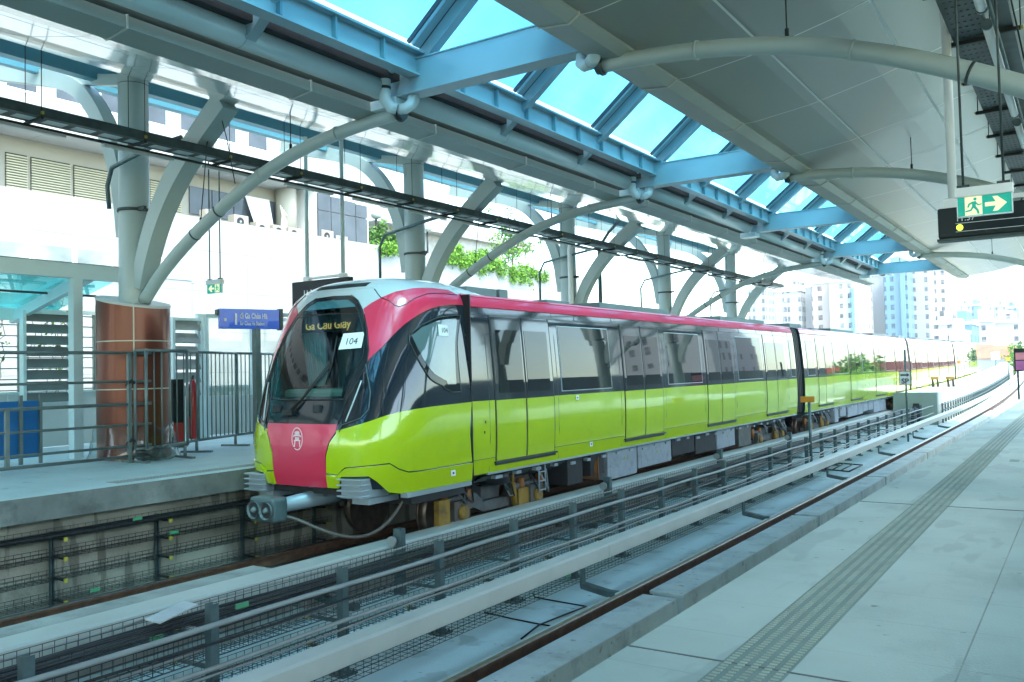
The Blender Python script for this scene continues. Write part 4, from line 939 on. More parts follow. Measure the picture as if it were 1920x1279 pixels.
    while y < hi-.6:
        ln = rnd.choice((.55, .9, 1.3, 1.7)); ln = min(ln, hi-y); hh = rnd.choice((-.62, -.70, -.78)); 
        mt = rnd.choice((mUnderG, mUnderG, mBogie, mUnder))
        b = MB(); b.box(XC+.4, XC+1.24, y, y+ln, hh, -.24); bx = b.build('equipment_box', mt, root, bevel=.015)
        if mt is mUnderG:
            b = MB(); b.box(XC+1.24, XC+1.245, y+ln*.08, y+ln*.92, hh+.05, -.29); 
            b.build('lid', mUnderG, bx, bevel=.002).matrix_parent_inverse = Matrix()
            b = MB(); c = (XC+1.25, y+ln*.55, -.42); poly(b, [(-.04,-.03),(.04,-.03),(0,.04)], c, (0,1,0), (0,0,1), .004); b.build('warning_label', mYel, bx).matrix_parent_inverse = Matrix()
        y += ln+rnd.choice((.06, .14, .3)); k += 1
    b = MB(); 
    for q in range(26):
        yy = y0+.8+(L-1.6)*q/26; zz_ = -.24-.05*rnd.random(); b.box(XC+1.18, XC+1.27, yy, yy+.09+.12*rnd.random(), zz_-.05, zz_)
    b.build('pipe_clips', mFender, root)
    b = MB()
    for q in range(3): b.tube([(XC+1.18-.06*q, y0+.5, -.27-.035*q), (XC+1.18-.06*q, y1-.5, -.27-.035*q)], .014, 6)
    b.build('brake_pipes', mTray, root)
    for yc in bogies:
        bg_ = MB(); X1 = XC+1.02
        pr = [(yc-1.35,-.62),(yc-1.2,-.50),(yc-.55,-.50),(yc-.35,-.66),(yc+.35,-.66),(yc+.55,-.50),(yc+1.2,-.50),(yc+1.35,-.62),(yc+1.3,-.74),(yc+.6,-.72),(yc+.35,-.82),(yc-.35,-.82),(yc-.6,-.72),(yc-1.3,-.74)]
        for sx in (1, -1):
            X = XC+sx*1.0; n = len(pr); bg_.add([(X-.07, p[0], p[1]) for p in pr]+[(X+.07, p[0], p[1]) for p in pr], [list(range(n))[::-1], list(range(n, 2*n))]+[(i, (i+1) % n, n+(i+1) % n, n+i) for i in range(n)])
        bg_.box(XC-.95, XC+.95, yc-.25, yc+.25, -.80, -.45)
        bo = bg_.build('bogie', mBogie, root)
        for yw in (yc-1.05, yc+1.05):
            for sx in (1, -1):
                b = MB(); xw = XC+sx*.72; b.tube([(xw-sx*.03, yw, -.73), (xw+sx*.10, yw, -.73)], .42, 28); b.tube([(xw-sx*.06, yw, -.73), (xw-sx*.03, yw, -.73)], .45, 28); b.tube([(xw+sx*.10, yw, -.73), (xw+sx*.13, yw, -.73)], .16, 16); b.build('wheel', mWheel, bo).matrix_parent_inverse = Matrix()
            b = MB(); b.obox((XC+1.1, yw, -.70), (.08,0,0), (0,.19,0), (0,0,.15)); b.tube([(XC+1.16, yw, -.72), (XC+1.24, yw, -.72)], [.12, .09], 16, mi=1); b.build('axle_box', [mBogie, mOchre], bo, bevel=0).matrix_parent_inverse = Matrix()
            for dy in (-.3, .3): b = MB(); b.tube([(XC+1.05, yw+dy, -.66), (XC+1.05, yw+dy, -.42)], .065, 10); b.build('spring', mRust, bo)
        b = MB(); b.tube([(XC+1.0, yc, -.42), (XC+1.0, yc, -.22)], .27, 20); b.build('air_spring', mDark, bo).matrix_parent_inverse = Matrix()
        b = MB(); b.tube([(XC+1.14, yc+.42, -.80), (XC+1.12, yc+.40, -.45)], .05, 10); b.tube([(XC+1.12, yc+.40, -.46), (XC+1.12, yc+.40, -.24)], .03, 8); b.build('damper', mOchre, bo).matrix_parent_inverse = Matrix()
        b = MB(); b.obox((XC+1.08, yc+.72, -.75), (.06,0,0), (0,.17,0), (0,0,.17)); b.build('gear_case', mOchre, bo, bevel=.01).matrix_parent_inverse = Matrix()
        for q in range(9):
            b = MB(); yy = yc-1.4+rnd.random()*2.8; b.tube([(XC+1.1, yy, -.30), (XC+1.22, yy+.1, -.45-.2*rnd.random()), (XC+1.15, yy+.3, -.55-.2*rnd.random()), (XC+1.08, yy+.35, -.35)], .014, 6); b.build('hose', rnd.choice((mDark, mTray, mFender)), bo)
make_car(car, 10.46, 27.55, [(11.93,.87),(16.43,.91),(20.9,.95),(25.5,1.0)], [(13.1,14.96),(17.68,19.62),(22.2,24.2),(27.0,27.4)], True, (11.55, 25.6))
b = MB(); b.box(XC-1.44, XC+1.441, 10.435, 10.455, -.17, 2.5); b.build('cab_joint', mDark, car)
b = MB(); A1 = [(-1.24,2.52),(-1.09,2.63),(-.87,2.71),(-.62,2.76),(-.34,2.79),(0,2.8),(.34,2.79),(.62,2.76),(.87,2.71),(1.09,2.63),(1.24,2.52)]; A2 = [(x, 2.51+(z-2.51)*.38) for x, z in A1]; ym_ = (10.42, 10.6, 10.8, 11.0, 11.2, 11.3); ff = (0, .04, .22, .6, .93, 1)
b.add([(XC+p[0], y, p[1]+(q[1]-p[1])*f) for y, f in zip(ym_, ff) for p, q in zip(A1, A2)], [(j*11+i, j*11+i+1, (j+1)*11+i+1, (j+1)*11+i) for j in range(5) for i in range(10)], 0, True); b.build('roof_fairing', mTrainW, car)
for (yy, z) in ((10.75,.45),(10.78,.6),(10.32,.62),(10.32,.28),(10.40,1.9),(10.40,1.5),(10.40,1.15)):
    b = MB(); b.box(sideX(z), sideX(z)+.006, yy-.012, yy+.012, z-.02, z+.02); b.build('lock', mDark, car)
b = MB(); b.tube([(XC+.55, 14.45, -.50), (XC+1.20, 14.75, -.50)], .21, 24); b.tube([(XC+1.20, 14.75, -.50), (XC+1.22, 14.76, -.50)], .225, 24); b.build('air_tank', mRust, car)
b = MB()
for yy in (12.55, 12.75): b.tube([(XC+1.26, yy, -.2), (XC+1.26, yy, -.68)], .014, 6)
for z in (-.35, -.5, -.65): b.tube([(XC+1.26, 12.55, z), (XC+1.26, 12.75, z)], .012, 6)
b.build('step_ladder', mFender, car)
b = MB(); b.obox((XC+1.15, 10.05, -.72), (.05,0,0), (0,.13,0), (0,0,.24)); b.build('rail_guard', mOchre, car, bevel=.01)
for (yy, z, tx) in ((9.95, -.07, ''), (13.6, .86, ''), (14.1, .0, '')):
    b = MB(); b.box(sideX(z)+.012 if yy > 10 else sideX(z)+.035, sideX(z)+.016 if yy > 10 else sideX(z)+.04, yy-.05, yy+.05, z-.04, z+.04); b.box(sideX(z)+.038 if yy < 10 else sideX(z)+.014, sideX(z)+.042 if yy < 10 else sideX(z)+.018, yy-.02, yy+.02, z-.015, z+.015, 1); b.build('sticker', [mPaper, mInk], car)
def gangway(root, y0, y1):
    b = MB(); n = 10
    for i in range(n):
        y = y0+(y1-y0)*i/n; e = .02 if i % 2 else 0
        pts = [(XC+(itp(WT, z)-.06-e), z) for z in (-.15,.1,.5,.95,1.6,2.2,2.4,2.5)]; f = pts+[(2*XC-x, z) for x, z in pts[::-1]]; b.ext(f, y, y+(y1-y0)/n, 1)
    b.build('gangway_bellows', mDark, root)
gangway(car, 27.57, 28.43)
c2 = thing('train_car', 'second metro carriage behind the leading one, sunlit pale upper half', 'train car', (XC, 28.45, -1.15), 'metro carriages')
make_car(c2, 28.45, 47.75, [(31.1,.95),(35.8,.95),(40.5,.95),(45.2,.95)], [(28.9,29.8),(32.4,34.5),(37.1,39.2),(41.8,43.9),(46.5,47.3)], False, (31.0, 45.2))
gangway(c2, 47.77, 48.63)
for i, (lab, yy) in enumerate((('third metro carriage, beyond the end of the station roof', 68.2), ('farthest metro carriage, where the tracks begin to curve', 88.0))):
    ya = 48.45 if i == 0 else 68.55
    gx0, gx1 = gx(ya), gx(ya+19.3); rz = math.atan2(-(gx1-gx0), 19.3)
    o = dup(c2, (gx0, ya+.2-28.45, 0), label=lab, rz=rz); o.location.z += gz(ya)+.0; o.rotation_euler[0] = math.atan2(gz(ya+19.3)-gz(ya), 19.3)


# ============================================================ LEFT PLATFORM
# bronze drum round the first column
t = thing('bronze_drum', 'bronze coloured metal clad drum with pale joint lines round the first column', 'column casing', (-14.0, 9.2, 0))
cx, cy, r = -14.0, 9.2, .60; n = 48; b = MB()
top = lambda a: 2.73-.13*math.cos(a)
vs = [(cx+r*math.cos(2*math.pi*k/n), cy+r*math.sin(2*math.pi*k/n), 0) for k in range(n)]+[(cx+r*math.cos(2*math.pi*k/n), cy+r*math.sin(2*math.pi*k/n), top(2*math.pi*k/n)) for k in range(n)]
b.add(vs, [(k, (k+1) % n, n+(k+1) % n, n+k) for k in range(n)], 0, True); b.build('cladding', mCopper, t)
b = MB(); vs = [(cx+(r+.012)*math.cos(2*math.pi*k/n), cy+(r+.012)*math.sin(2*math.pi*k/n), top(2*math.pi*k/n)+.012) for k in range(n)]+[(cx+(r+.012)*math.cos(2*math.pi*k/n), cy+(r+.012)*math.sin(2*math.pi*k/n), top(2*math.pi*k/n)-.03) for k in range(n)]
b.add(vs, [list(range(n))]+[(k, (k+1) % n, n+(k+1) % n, n+k) for k in range(n)], 0); b.build('top_rim', mCover, t)
b = MB()
for z in (1.20, 2.02): b.tube([(cx, cy, z-.009), (cx, cy, z+.009)], r+.004, n, caps=False)
for a in (-33, 57, 147, 237): 
    c = Vector((cx+(r+.002)*math.cos(R(a)), cy+(r+.002)*math.sin(R(a)), 0)); tn = Vector((-math.sin(R(a)), math.cos(R(a)), 0)); b.obox(c+Vector((0,0,1.33)), tn*.011, Vector((math.cos(R(a)), math.sin(R(a)), 0))*.004, (0,0,1.33))
b.build('joint_lines', mCream, t)
# plastic film round its foot
rnd = random.Random(3); b = MB(); n = 40; rows = 7; vs = []
for j in range(rows):
    for k in range(n):
        a = 2*math.pi*k/n; rr = .635+.09*(1-j/(rows-1))+rnd.uniform(-.02, .035)*(1.4-j/rows); vs.append((cx+rr*math.cos(a), cy+rr*math.sin(a), .01+.58*j/(rows-1)*rnd.uniform(.85, 1.1)))
b.add(vs, [(j*n+k, j*n+(k+1) % n, (j+1)*n+(k+1) % n, (j+1)*n+k) for j in range(rows-1) for k in range(n)], 0, True)
b.build('plastic_wrap', gWrap, label='crumpled clear plastic film wrapped round the foot of the bronze drum', cat='plastic film')
b = MB()
for k in range(5):
    p = Vector((-13.25+.08*k, 8.75+.07*k+.1*rnd.random(), .12)); vs = []; m_ = 8
    for j in range(5):
        for q in range(m_):
            a = 2*math.pi*q/m_; rr = math.sin(math.pi*(j+.5)/5)*.15*rnd.uniform(.6, 1.3); vs.append((p.x+rr*math.cos(a), p.y+rr*math.sin(a), max(.01, p.z+.13*math.cos(math.pi*(j+.5)/5)*rnd.uniform(.7, 1.2))))
    b.add(vs, [(j*m_+q, j*m_+(q+1) % m_, (j+1)*m_+(q+1) % m_, (j+1)*m_+q) for j in range(4) for q in range(m_)]+[list(range(m_)), list(range(4*m_, 5*m_))], 0)
b.build('plastic_wrap', gWrap, label='loose bunch of crumpled plastic on the platform right of the bronze drum', cat='plastic film')

# railing: horizontal bars on the left, barred panels on the right
H = 1.86
t = thing('horizontal_railing', 'tall grey railing of horizontal rails in front of the teal shelter', 'railing', (-13.35, 6.5, 0))
p0, p1 = Vector((-13.45, 3.5, 0)), Vector((-13.17, 8.62, 0))
for z, rr in ((1.80,.028),(1.33,.022),(.96,.028),(.62,.022),(.27,.022),(.10,.028)):
    b = MB(); b.tube([p0+Vector((0,0,z)), p1+Vector((.0,.35,z))], rr, 8); b.build('rail', mFence, t)
for f in (.05, .5, .62, .99):
    q = p0.lerp(p1, f); b = MB(); b.box(q.x-.028, q.x+.028, q.y-.028, q.y+.028, .1 if f < .9 else 0, 1.8 if f > .9 else .95); b.build('post', mFence, t)
b = MB(); b.box(-13.45, -12.75, 8.60, 8.66, .0, .035); b.build('foot', mFence, t)
for z in (1.30, .34):
    b = MB(); b.tube([(-13.22, 8.55, z-.03), (-13.1, 8.58, z+.05), (-13.16, 8.66, z)], .028, 6); b.build('tie', mDark, t)
def barpanel(a, c, lab, gap=.14):
    a = Vector(a); c = Vector(c); d = (c-a); L = d.length; u = d/L; sd = Vector((-u.y, u.x, 0))
    t = thing('barrier_panel', lab, 'barrier', (a.x, a.y, 0), 'barred barrier panels on the left platform')
    for z in (1.84, .22): b = MB(); b.tube([a+Vector((0,0,z)), c+Vector((0,0,z))], .026, 8); b.build('rail', mFence, t)
    n = max(2, int(L/gap))
    for k in range(n+1):
        q = a+u*(L*k/n)
        e = k in (0, n)
        b = MB(); b.tube([q+Vector((0,0,.22)), q+Vector((0,0,1.84))], .026 if e else .011, 6); b.build('post' if e else 'bar', mFence, t)
    q = c-u*.05; b = MB(); b.tube([q, q+Vector((0,0,.24))], .028, 8); b.obox(q+Vector((0,0,.018)), sd*.30, u*.035, (0,0,.018)); b.build('foot', mFence, t)
    return t
barpanel((-13.15, 8.66, 0), (-13.0, 9.55, 0), 'narrow barrier panel of vertical bars tied to the end of the horizontal railing', .4)
barpanel((-12.98, 8.75, 0), (-13.75, 10.32, 0), 'barrier panel of vertical bars directly in front of the bronze drum', .22)
barpanel((-13.78, 10.36, 0), (-14.22, 11.58, 0), 'barrier panel of vertical bars beside the red extinguishers')
barpanel((-14.24, 11.62, 0), (-14.75, 13.3, 0), 'barrier panel of vertical bars partly hidden behind the train nose')
barpanel((-14.77, 13.34, 0), (-15.2, 15.0, 0), 'barrier panel of vertical bars hidden behind the train')

# teal shelter with glass canopy
t = thing('glass_shelter', 'pale teal steel shelter with a sloping teal glass canopy at the left edge', 'shelter', (-16, 7, 0))
def tp(a, c, hw, nm='post', mt=None, hd=None):
    b = MB(); a = Vector(a); c = Vector(c); d = (c-a).normalized(); sd = Vector((1,0,0)) if abs(d.x) < .7 else Vector((0,1,0))
    b.beam([a, c], hw, hd or hw, sd); return b.build(nm, mt or mTealF, t)
zt = 3.28
for y in (4.2, 7.22, 8.70): tp((-14.95, y, 0), (-14.95, y, zt), .085)
tp((-14.95, 3.5, zt+.02), (-14.95, 9.9, zt+.02), .09, 'roof_edge', hd=.13)
for (y, x) in ((6.2, -17.6), (8.0, -17.6)): tp((x, y, 0), (x, y, 2.75), .09)
for y in (3.9, 5.6, 7.3, 9.0): tp((-15.0, y, zt-.03), (-17.7, y, 2.62), .06, 'rafter', hd=.10)
tp((-17.6, 3.5, 2.7), (-17.6, 9.9, 2.7), .07, 'roof_edge', hd=.12)
tp((-16.3, 3.5, 3.02), (-16.3, 9.9, 3.02), .02, 'glazing_bar', mInk)
b = MB(); b.ext([(-15.0, zt+.12), (-17.7, 2.82), (-17.7, 2.835), (-15.0, zt+.135)], 3.5, 9.9); b.build('glass_roof', gTeal, t)
b = MB(); b.ext([(-14.98, zt+.15), (-15.3, zt+.17), (-15.3, zt+.19), (-14.98, zt+.18)], 3.5, 9.9); b.build('flashing', mTrayD, t)
# low panel wall and grid screen behind it
t = thing('panel_wall', 'low wall of pale panels behind the shelter with a louvred grid above', 'wall', (-18, 9, 0))
for k in range(9):
    b = MB(); y = 4.2+k*1.22; b.box(-18.05, -18.0, y+.01, y+1.21, .02, 1.12); b.build('panel', mScreenW, t, bevel=.006)
b = MB(); b.box(-18.08, -17.96, 4.2, 15.2, 1.12, 1.17); b.build('coping', mTealF, t)
t = thing('grid_screen', 'steel wire grid screen with climbing plants behind the shelter', 'screen', (-18, 9, 1.2)); b = MB()
for z in [1.2+.22*k for k in range(8)]: b.tube([(-18.02, 7.0, z), (-18.02, 11.0, z)], .012, 5)
for y in (7.0, 8.05, 9.3, 10.9): b.box(-18.05, -17.99, y-.025, y+.025, 1.17, 2.8)
b.build('grid', mFence, t); b = MB(); b.box(-18.06, -17.98, 7.0, 11.0, 2.78, 2.86); b.build('top_rail', mTealF, t)
def leaves(mb, pts, n, sz, rnd, mi=0, spread=.1, flat=0):
    for _ in range(n):
        p = Vector(rnd.choice(pts))+Vector((rnd.gauss(0, spread), rnd.gauss(0, spread), rnd.gauss(0, spread*(1-flat)))); s_ = sz*rnd.uniform(.5, 1.3)
        u = Vector((rnd.gauss(0,1), rnd.gauss(0,1), rnd.gauss(0,1))).normalized(); v = u.cross(Vector((rnd.gauss(0,1), rnd.gauss(0,1), rnd.gauss(0,1)))).normalized()
        mb.add([p-u*s_, p+v*s_*.5, p+u*s_, p-v*s_*.5], [(0,1,2,3)], mi if rnd.random() < .72 else 1)
rnd = random.Random(5)
for j, (y0_, lab) in enumerate(((8.6, 'thin climbing plant with small leaves on the left half of the wire grid'), (9.9, 'climbing plant with brighter clusters of leaves on the right half of the wire grid'))):
    t = thing('climbing_plant', lab, 'plant', (-17.9, y0_, 1.2)); pts = []; b = MB()
    for q in range(4+2*j):
        y = y0_+rnd.uniform(-.5, .5); P = [(-17.93, y, 1.1)]
        for k in range(9): y += rnd.uniform(-.16, .16); P.append((-17.93+rnd.uniform(-.04, .06), y, 1.1+.21*(k+1)*rnd.uniform(.9, 1.05)))
        b.tube(P, .008, 5); pts += P[2:]
    b.build('stem', mBark, t)
    b = MB(); leaves(b, pts, 90+90*j, .055, rnd, 0, .10); b.build('leaves', [mLeafA, mLeafB], t)
# blue bins
t = thing('blue_board', 'bright blue plastic sheet fixed behind the horizontal railing', 'board', (-14.2, 7.2, 0))
b = MB(); b.box(-14.3, -14.26, 6.9, 7.68, .15, 1.06); b.build('sheet', mBlueBin, t, bevel=.01)
b = MB(); b.box(-14.25, -14.2, 7.34, 7.39, .05, 1.15); b.box(-14.25, -14.2, 7.66, 7.70, .05, 1.15); b.build('uprights', mFence, t)
# louvre panel right of the drum and glass doors
def louv(y0, y1, X, z0, z1, lab, n, mt, fr, group=None):
    t = thing('louvre_panel', lab, 'louvre', (X, y0, z0), group)
    b = MB()
    for k in range(n):
        z = z0+(z1-z0)*(k+.5)/n; h = (z1-z0)/n*.36; b.add([(X-.0, y0+.03, z+h), (X+.10, y0+.03, z-h), (X+.10, y1-.03, z-h), (X, y1-.03, z+h), (X-.01, y0+.03, z+h-.02), (X+.09, y0+.03, z-h-.02), (X+.09, y1-.03, z-h-.02), (X-.01, y1-.03, z+h-.02)], [(0,1,2,3),(7,6,5,4),(0,4,5,1),(1,5,6,2),(2,6,7,3),(3,7,4,0)])
    b.build('slats', mt, t)
    b = MB()
    for y in (y0, y1-.06): b.box(X-.03, X+.12, y, y+.06, z0, z1)
    b.box(X-.03, X+.12, y0+.061, y1-.061, z1-.06, z1-.002); b.build('frame', fr, t)
louv(12.05, 12.85, -17.0, .95, 2.72, 'louvred screen with broad grey slats right of the bronze drum', 6, M('grey slat', (.30,.33,.32), .5), mTealF)
louv(8.9, 9.9, -17.2, .95, 2.75, 'louvred screen seen between shelter post and bronze drum', 8, M('dark slat', (.16,.19,.18), .5), mTealF)
t = thing('glass_partition', 'pale framed glass partition on the platform behind the blue station sign', 'partition', (-17, 13, 0))
for y in (12.8, 13.0, 14.35, 15.9, 17.5):
    b = MB(); b.box(-17.05, -16.95, y-.045, y+.045, 0, 2.75); b.build('post', mTealF, t)
b = MB(); b.box(-17.05, -16.95, 12.76, 17.55, 2.75, 2.83); b.build('top_rail', mTealF, t)
for y in (13.05, 14.40, 15.95):
    b = MB(); b.box(-17.01, -16.99, y, y+1.25, .95, 2.74); b.build('pane', gClear, t)
    b = MB(); b.box(-17.02, -16.98, y, y+1.25, .05, .94); b.build('lower_panel', mScreenW, t)
b = MB(); b.box(-22.2, -22.0, 2, 44, 0, 1.1); b.build('back_wall', mScreenW, label='low pale wall along the back of the left platform', cat='wall')
for i, (y, lab) in enumerate(((11.15, 'red fire extinguisher standing right of the bronze drum'), )):
    t = thing('fire_extinguisher', lab, 'extinguisher', (-15.0, y, 0)); b = MB(); b.tube([(-15, y, .15), (-15, y, .2), (-15, y, 1.2), (-15, y, 1.3), (-15, y, 1.34)], [.07, .09, .09, .05, .03], 16); b.build('cylinder', mRed, t)
    b = MB(); b.tube([(-15, y, 1.34), (-15, y, 1.42)], .02, 8); b.tube([(-14.95, y-.06, 1.38), (-14.93, y-.14, 1.1), (-14.93, y-.13, .6)], .014, 6); b.build('hose', mDark, t)
b = MB(); b.box(-15.25, -15.05, 10.72, 11.0, .0, 1.35); b.box(-15.049, -15.04, 10.74, 10.98, .1, .5, 1); b.build('hose_cabinet', [mTrayD, mRed], bevel=.01, label='dark narrow cabinet with a red lower panel beside the fire extinguisher', cat='cabinet')
# blue station sign
t = thing('station_sign', 'blue platform sign with 1 and đi Ga Chùa Hà in white on a post', 'sign', (-14.2, 12, 0))
A_ = at(412, 613, 11.3); B_ = at(524, 610, 12.45)
# board faces the camera side: compute a true rectangular board
o = Vector((A_.x, A_.y, 2.33)); e_ = Vector((B_.x, B_.y, 2.33)); ux = (e_-o).normalized(); L = (e_-o).length; uz = Vector((0,0,1)); hgt = .40
nn = ux.cross(uz)
b = MB(); c = o+ux*L/2+uz*hgt/2; b.obox(c-nn*.05, ux*L/2, nn*.045, uz*hgt/2); b.build('board', mBlueS, t, bevel=.004)
b = MB(); b.obox(o+ux*(L+.04)+uz*hgt/2-nn*.07, ux*.035, nn*.085, uz*(hgt/2+.02)); b.obox(o-ux*.03+uz*hgt*.8-nn*.07, ux*.02, nn*.07, uz*.06); b.build('end_cap', mTray, t)
text('1', .32, mPaper, 'number', t, o+ux*L*.20+uz*.085+nn*.003, ux, uz, bold=.004)
text('đi Ga Chùa Hà', .15, mPaper, 'lettering', t, o+ux*L*.33+uz*.21+nn*.003, ux, uz, bold=.003, font_sx=.50*L)
text('for Chua Ha Station', .11, mPaper, 'lettering', t, o+ux*L*.33+uz*.075+nn*.003, ux, uz, bold=.002, font_sx=.46*L)
b = MB(); poly(b, [(0,0),(.05,0),(.05,.06),(0,.06)], o+ux*L*.07+uz*.15+nn*.003, ux, uz); b.build('pictogram', mPaper, t)
pc = o+ux*L*.62-nn*.07; b = MB(); b.box(pc.x-.06, pc.x+.06, pc.y-.06, pc.y+.06, 0, 2.38); b.build('post', mFence, t)
b = MB(); b.tube([o-ux*.25+uz*.26-nn*.05, o+uz*.26-nn*.05], .03, 8); b.tube([e_+uz*.30-nn*.08, e_+ux*.9+uz*.30-nn*.08], .04, 8); b.build('support_arm', mTealF, t)

# running man exit signs
def exit_sign(name_lab, c, wd, arrow_right, rods, ztop, ux):
    t = thing('exit_sign', name_lab, 'exit sign', tuple(c)); ux = Vector(ux).normalized(); uz = Vector((0,0,1)); nn = ux.cross(uz); c = Vector(c); h = wd*.42
    b = MB(); b.obox(c+uz*(h*.5+wd*.08)-nn*.0, ux*wd*.53, nn*.045, uz*wd*.10); b.build('housing', mWhite, t, bevel=.006)
    b = MB(); b.obox(c, ux*wd*.5, nn*.012, uz*h*.5); b.build('panel', mGreenS, t)
    b = MB()
    for q in ((0,-1),(-1,0),(1,0)): b.obox(c+ux*q[0]*wd*.503+uz*q[1]*h*.51, ux*(wd*.51 if q[0] == 0 else .004), nn*.016, uz*(.004 if q[0] == 0 else h*.52))
    b.build('rim', mWhite, t)
    sg = 1 if arrow_right else -1; b = MB(); O = c+nn*.0145; k = h
    poly(b, [(x*k+sg*.20*wd, y*k) for x, y in ([(-.45,-.10),(.02,-.10),(-.12,-.36),(.1,-.36),(.5,0),(.1,.36),(-.12,.36),(.02,.10),(-.45,.10)] if arrow_right else [(.45,.10),(-.02,.10),(.12,.36),(-.1,.36),(-.5,0),(-.1,-.36),(.12,-.36),(-.02,-.10),(.45,-.10)])], O, ux, uz, .003)
    poly(b, [(x*k-sg*.20*wd, y*k) for x, y in [(-.38,-.46),(.38,-.46),(.38,.46),(-.38,.46)]], O, ux, uz, .003); b.build('door_and_arrow', mCreamS, t)
    b = MB(); O = c+nn*.018; X = -sg*.20*wd; m_ = sg
    for P in ([(-.06,.2),(.12,.22),(.10,-.05),(-.06,-.05)], [(.10,.20),(.22,.05),(.36,.08),(.36,.02),(.20,-.02),(.08,.1)], [(-.05,.2),(-.22,.12),(-.28,-.06),(-.21,-.08),(-.15,.06),(-.02,.12)], [(-.06,-.03),(.1,-.03),(.22,-.22),(.26,-.42),(.17,-.43),(.12,-.25)], [(-.06,-.03),(.04,-.05),(-.1,-.26),(-.36,-.30),(-.36,-.23),(-.14,-.18)]):
        poly(b, [(X+m_*x*k, y*k) for x, y in (P if m_ > 0 else P[::-1])], O, ux, uz, .003)
    poly(b, [(X+m_*.08*k+math.cos(a*math.pi/6)*.075*k, .32*k+math.sin(a*math.pi/6)*.075*k) for a in range(12)], O, ux, uz, .003)
    b.build('running_man', mGreenS, t)
    for x in rods:
        p = c+ux*x*wd+uz*(h*.5+wd*.18); b = MB(); b.tube([p, Vector((p.x, p.y, ztop))], .012 if wd > .4 else .0105, 8); b.obox(p+uz*.012, ux*wd*.12, nn*.02, uz*.012); b.build('rod', mTray, t)
c = at(1846, 384, 8.2); exit_sign('green running man exit sign with an arrow to the right hanging on two rods', c, .40, True, (-.38, .36), 5.6, (1,-.0,0))
c = at(403, 541, 10.9); exit_sign('small green exit sign with an arrow to the left hanging above the railing', c, .42, False, (-.35, .38), 5.6, (1,0,0))
# hanging displays
def display(lab, x0, x1, y, z0, z1, poles, ztop, time_x, dot):
    t = thing('hanging_display', lab, 'display', (x0, y, z0)); b = MB(); b.box(x0, x1, y, y+.12, z0, z1); b.build('case', mTrayD, t, bevel=.02)
    b = MB(); b.box(x0+.02, x1-.02, y-.006, y-.001, z0+.04, z1-.015); b.build('screen', mScreen, t)
    b = MB(); b.box(x0-.008, x1, y-.02, y+.14, z0-.03, z0-.005); b.build('bottom_rail', mTray, t)
    hgt = z1-z0; text('11:37', hgt*.26, mPaper, 'time', t, (time_x, y-.01, z1-hgt*.48), (1,0,0), (0,0,1), th=.003)
    b = MB(); b.box(time_x, x1-.02, y-.012, y-.008, z1-hgt*.56, z1-hgt*.545); b.box(time_x, x1-.02, y-.012, y-.008, z0+hgt*.17, z0+hgt*.185); b.build('lines', mPaper, t)
    if dot:
        r_ = hgt*.10; c = Vector((time_x+r_*1.2, y-.010, z0+hgt*.31)); b = MB(); b.disc(c, (0,1,0), r_, 20, 0, .004); b.build('route_dot', mLime, t); text('3', r_*1.3, mInk, 'number', t, c+Vector((0,-.004,-r_*.45)), (1,0,0), (0,0,1), align='CENTER')
    for px_ in poles:
        b = MB(); b.tube([(px_, y+.06, z1+.10), (px_, y+.06, ztop)], .042, 14); b.build('pole', mWhite if dot else mPipeG, t)
        b = MB(); b.box(px_-.08, px_+.08, y+.01, y+.11, z1+.0, z1+.09); b.tube([(px_, y+.06, z1+.06), (px_, y+.06, z1+.13)], .02, 8); b.build('bracket', mWhite, t)
    b = MB(); b.box(min(poles), max(poles)+.1, y+.03, y+.09, z1+.03, z1+.075); b.build('top_rail', mWhite, t)
a0 = at(1757, 392, 9.6); display('dark hanging display with a lime number 3 dot at the right edge', a0.x, a0.x+1.8, 9.6, at(1765, 448, 9.6).z, a0.z, (at(1785, 375, 9.6).x, a0.x+1.6), 5.5, at(1791, 400, 9.6).x, True)
display('dark hanging train display showing 11:37 behind the roof of the cab', -14.35, -12.65, 13.2, 2.72, 3.38, (-13.93, -12.88), 6.5, -14.0, False)

# ============================================================ WHITE BUILDING BEHIND
t = thing('white_building', 'long white building with louvres and blue grey windows behind the left platform', 'building', (-30, 20, -9))
ZP = 7.47
def wb(nm, mt, *a, bv=0): b = MB(); b.box(*a); return b.build(nm, mt, t, bevel=bv)
wb('lower_wall', mWhiteB, -29.2, -28.0, -25, 52, -9, ZP)
wb('terrace_wall', mBeige, -33, -29.6, -25, 30.6, ZP-.3, 9.55)
wb('upper_wall', mWhiteB, -36, -28.05, -25, 26.2, 9.55, 15)
wb('upper_wall', mWhiteB, -36, -28.35, 26.2, 31.2, 9.75, 13.4)
for k in range(24):
    y = -8+k*1.58
    if y > 25: break
    b = MB(); b.box(-28.10, -28.044, y, y+.94, 10.68, 11.34); wn = b.build('window', mWinB, t); b = MB(); b.box(-28.06, -28.03, y-.05, y+.99, 10.60, 10.68); b.box(-28.06, -28.035, y-.05, y-.0, 10.681, 11.38); b.build('sill', mWhite, wn)
for k in range(8):
    y = 3+k*1.70
    if 11 < y < 12.6: continue
b = MB(); b.box(-29.58, -29.5, 9.2, 14.6, 7.2, 9.2); b.build('window', mWinB, t)
y = 14.85
for k in range(5):
    w_ = .7 if k == 0 else 1.36
    b = MB(); n_ = 13
    for q in range(n_): z = 7.80+q*.088; b.box(-29.56, -29.50, y, y+w_, z, z+.055)
    b.box(-29.6, -29.57, y, y+w_, 7.75, 8.97, 1); b.build('louvre', [mLouv, mTrayD], t); y += w_+.13
wb('sill_ledge', mWhite, -29.6, -29.3, 14.8, 21.3, 7.55, 7.68)
